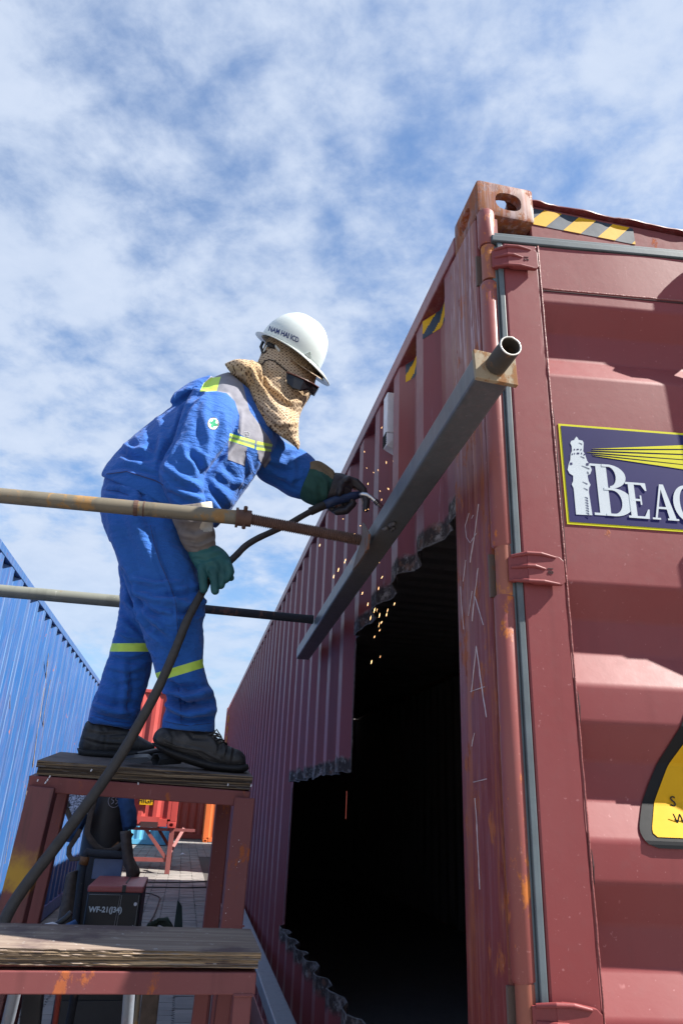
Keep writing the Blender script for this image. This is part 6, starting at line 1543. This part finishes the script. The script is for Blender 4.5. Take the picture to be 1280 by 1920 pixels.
# ================================================================== TORCH AND ITS CABLE
def torch():
    c = thing('welding_torch', 'welding torch in the left glove with its long dark cable running down', 'welding torch', at(650,940,y=1.0))
    yT = .995
    pts = [((612,946),1.0),((590,955),.99),((566,968),.97),((540,983),.95),((510,997),.92),((482,1010),.88),((460,1024),.85),((444,1040),.83),((428,1055),.81),((408,1070),.80),((392,1085),.795),((383,1103),.785),
           ((368,1130),.765),((350,1165),.745),((330,1215),.735),((310,1262),.735),((288,1308),.735),((262,1355),.735),((238,1398),.735),((210,1442),.73),((178,1488),.72),((140,1540),.71),((100,1594),.70),((60,1645),.69),((25,1695),.68),((6,1735),.66),((-6,1790),.64),((-30,1860),.64),((-60,1960),.66)]
    P = [at(*p, y=y) for p, y in pts]; out = []; n = len(P)
    for i in range(n-1):
        p0, p1, p2, p3 = P[max(i-1,0)], P[i], P[i+1], P[min(i+2,n-1)]
        for k in range(6):
            t = k/6; out.append(((p1*2) + (p2-p0)*t + (p0*2-p1*5+p2*4-p3)*t*t + (p1*3-p0-p2*3+p3)*t**3)*.5)
    out.append(P[-1]); m = len(out)
    rr = [.0108 + .0035*min(1, max(0, (i/m-.30)/.35)) + .0006*noise.noise(Vector((i*.4,0,0))) for i in range(m)]
    mb = MB(); mb.tube(out, rr, 16); mb.build('cable', M['hose'], c, smooth=True)
    A, B = at(582,959,y=.985), at(612,945,y=1.0); k = 26; pp = [A.lerp(B, i/(k*2)) for i in range(k*2+1)]
    mb = MB(); mb.tube(pp, [.0155 if i % 2 else .0135 for i in range(len(pp))], 14); mb.build('strain_relief', M['hose'], c, smooth=True)
    mb = MB(); mb.tube([at(*p, y=yT) for p in ((608,947),(625,940),(645,934),(662,930),(676,927))], [.0165,.0175,.0175,.016,.012], 16); mb.build('handle', M['torch_blue'], c, smooth=True)
    mb = MB(); mb.tube([at(*p, y=yy) for p, yy in (((672,928),.990),((680,926.5),.985),((688,928),.98),((696,933),.978),((704,940),.976),((716,951),.975))], [.0085,.0088,.0088,.0085,.0085,.0085], 16); mb.build('swan_neck', M['chrome'], c, smooth=True)
    mb = MB()
    for f in (0, .35, .7): p = at(703+f*6, 939+f*6, y=.976); q = at(704.5+f*6, 940.5+f*6, y=.976); mb.tube([p, q], .0106, 14)
    mb.build('insulator_ring', M['feeder_black'], c)
torch()

# ================================================================== SPARKS
def sparks():
    mb = MB()
    src = Vector((.0, .99, 2.34))
    def sp(px, py, y, L, w, dx=0):
        a = at(px, py, y=y); b = at(px+dx, py+L, y=y); w *= .62; mb.tube([a, (a+b)/2, b], [w*.5, w, w*.4], 5)
    up = [(741,737),(760,785),(735,800),(779,770),(793,830),(770,810),(748,850),(752,835),(737,862),(756,875),(724,865),(718,872),(700,885),(706,900),(712,920),(722,905),(728,915),(733,898),(738,925),(731,932),(743,920),(726,890),(716,935),(745,905),(708,880),(698,915),(690,905),(760,830),(786,780),(800,748),(772,700),(735,720),(814,740),(820,700),(786,855),(800,866),(750,890),(735,880),(676,985),(668,990),(665,1000),(672,994)]
    for x, y in up[::2]: sp(x, y, .93 + rng.uniform(-.05,.05), rng.uniform(1.5,5), rng.uniform(.0006,.0013), rng.uniform(-2,1))
    for k in range(12):
        x = rng.normal(712, 16); y = 1035 + abs(rng.normal(60, 55)); sp(x, y, .92 + rng.uniform(-.06,.06), rng.uniform(3,10), rng.uniform(.0006,.0013), rng.uniform(-3,0))
    for x, y in ((697,1238),(703,1140),(712,1150),(725,1150),(716,1165),(690,1130),(740,1130),(648,1048),(635,1065),(626,1078),(600,1020),(680,1110)): sp(x, y, .92, rng.uniform(4,9), .0016, rng.uniform(-3,-1))
    for k in range(18): sp(rng.uniform(640,800), rng.uniform(780,1000), .9, rng.uniform(1,4), .0008, rng.uniform(-2,2))
    tag(mb.build('sparks', M['spark']), 'orange sparks flying up and falling from the weld', 'sparks', kind='stuff')
sparks()
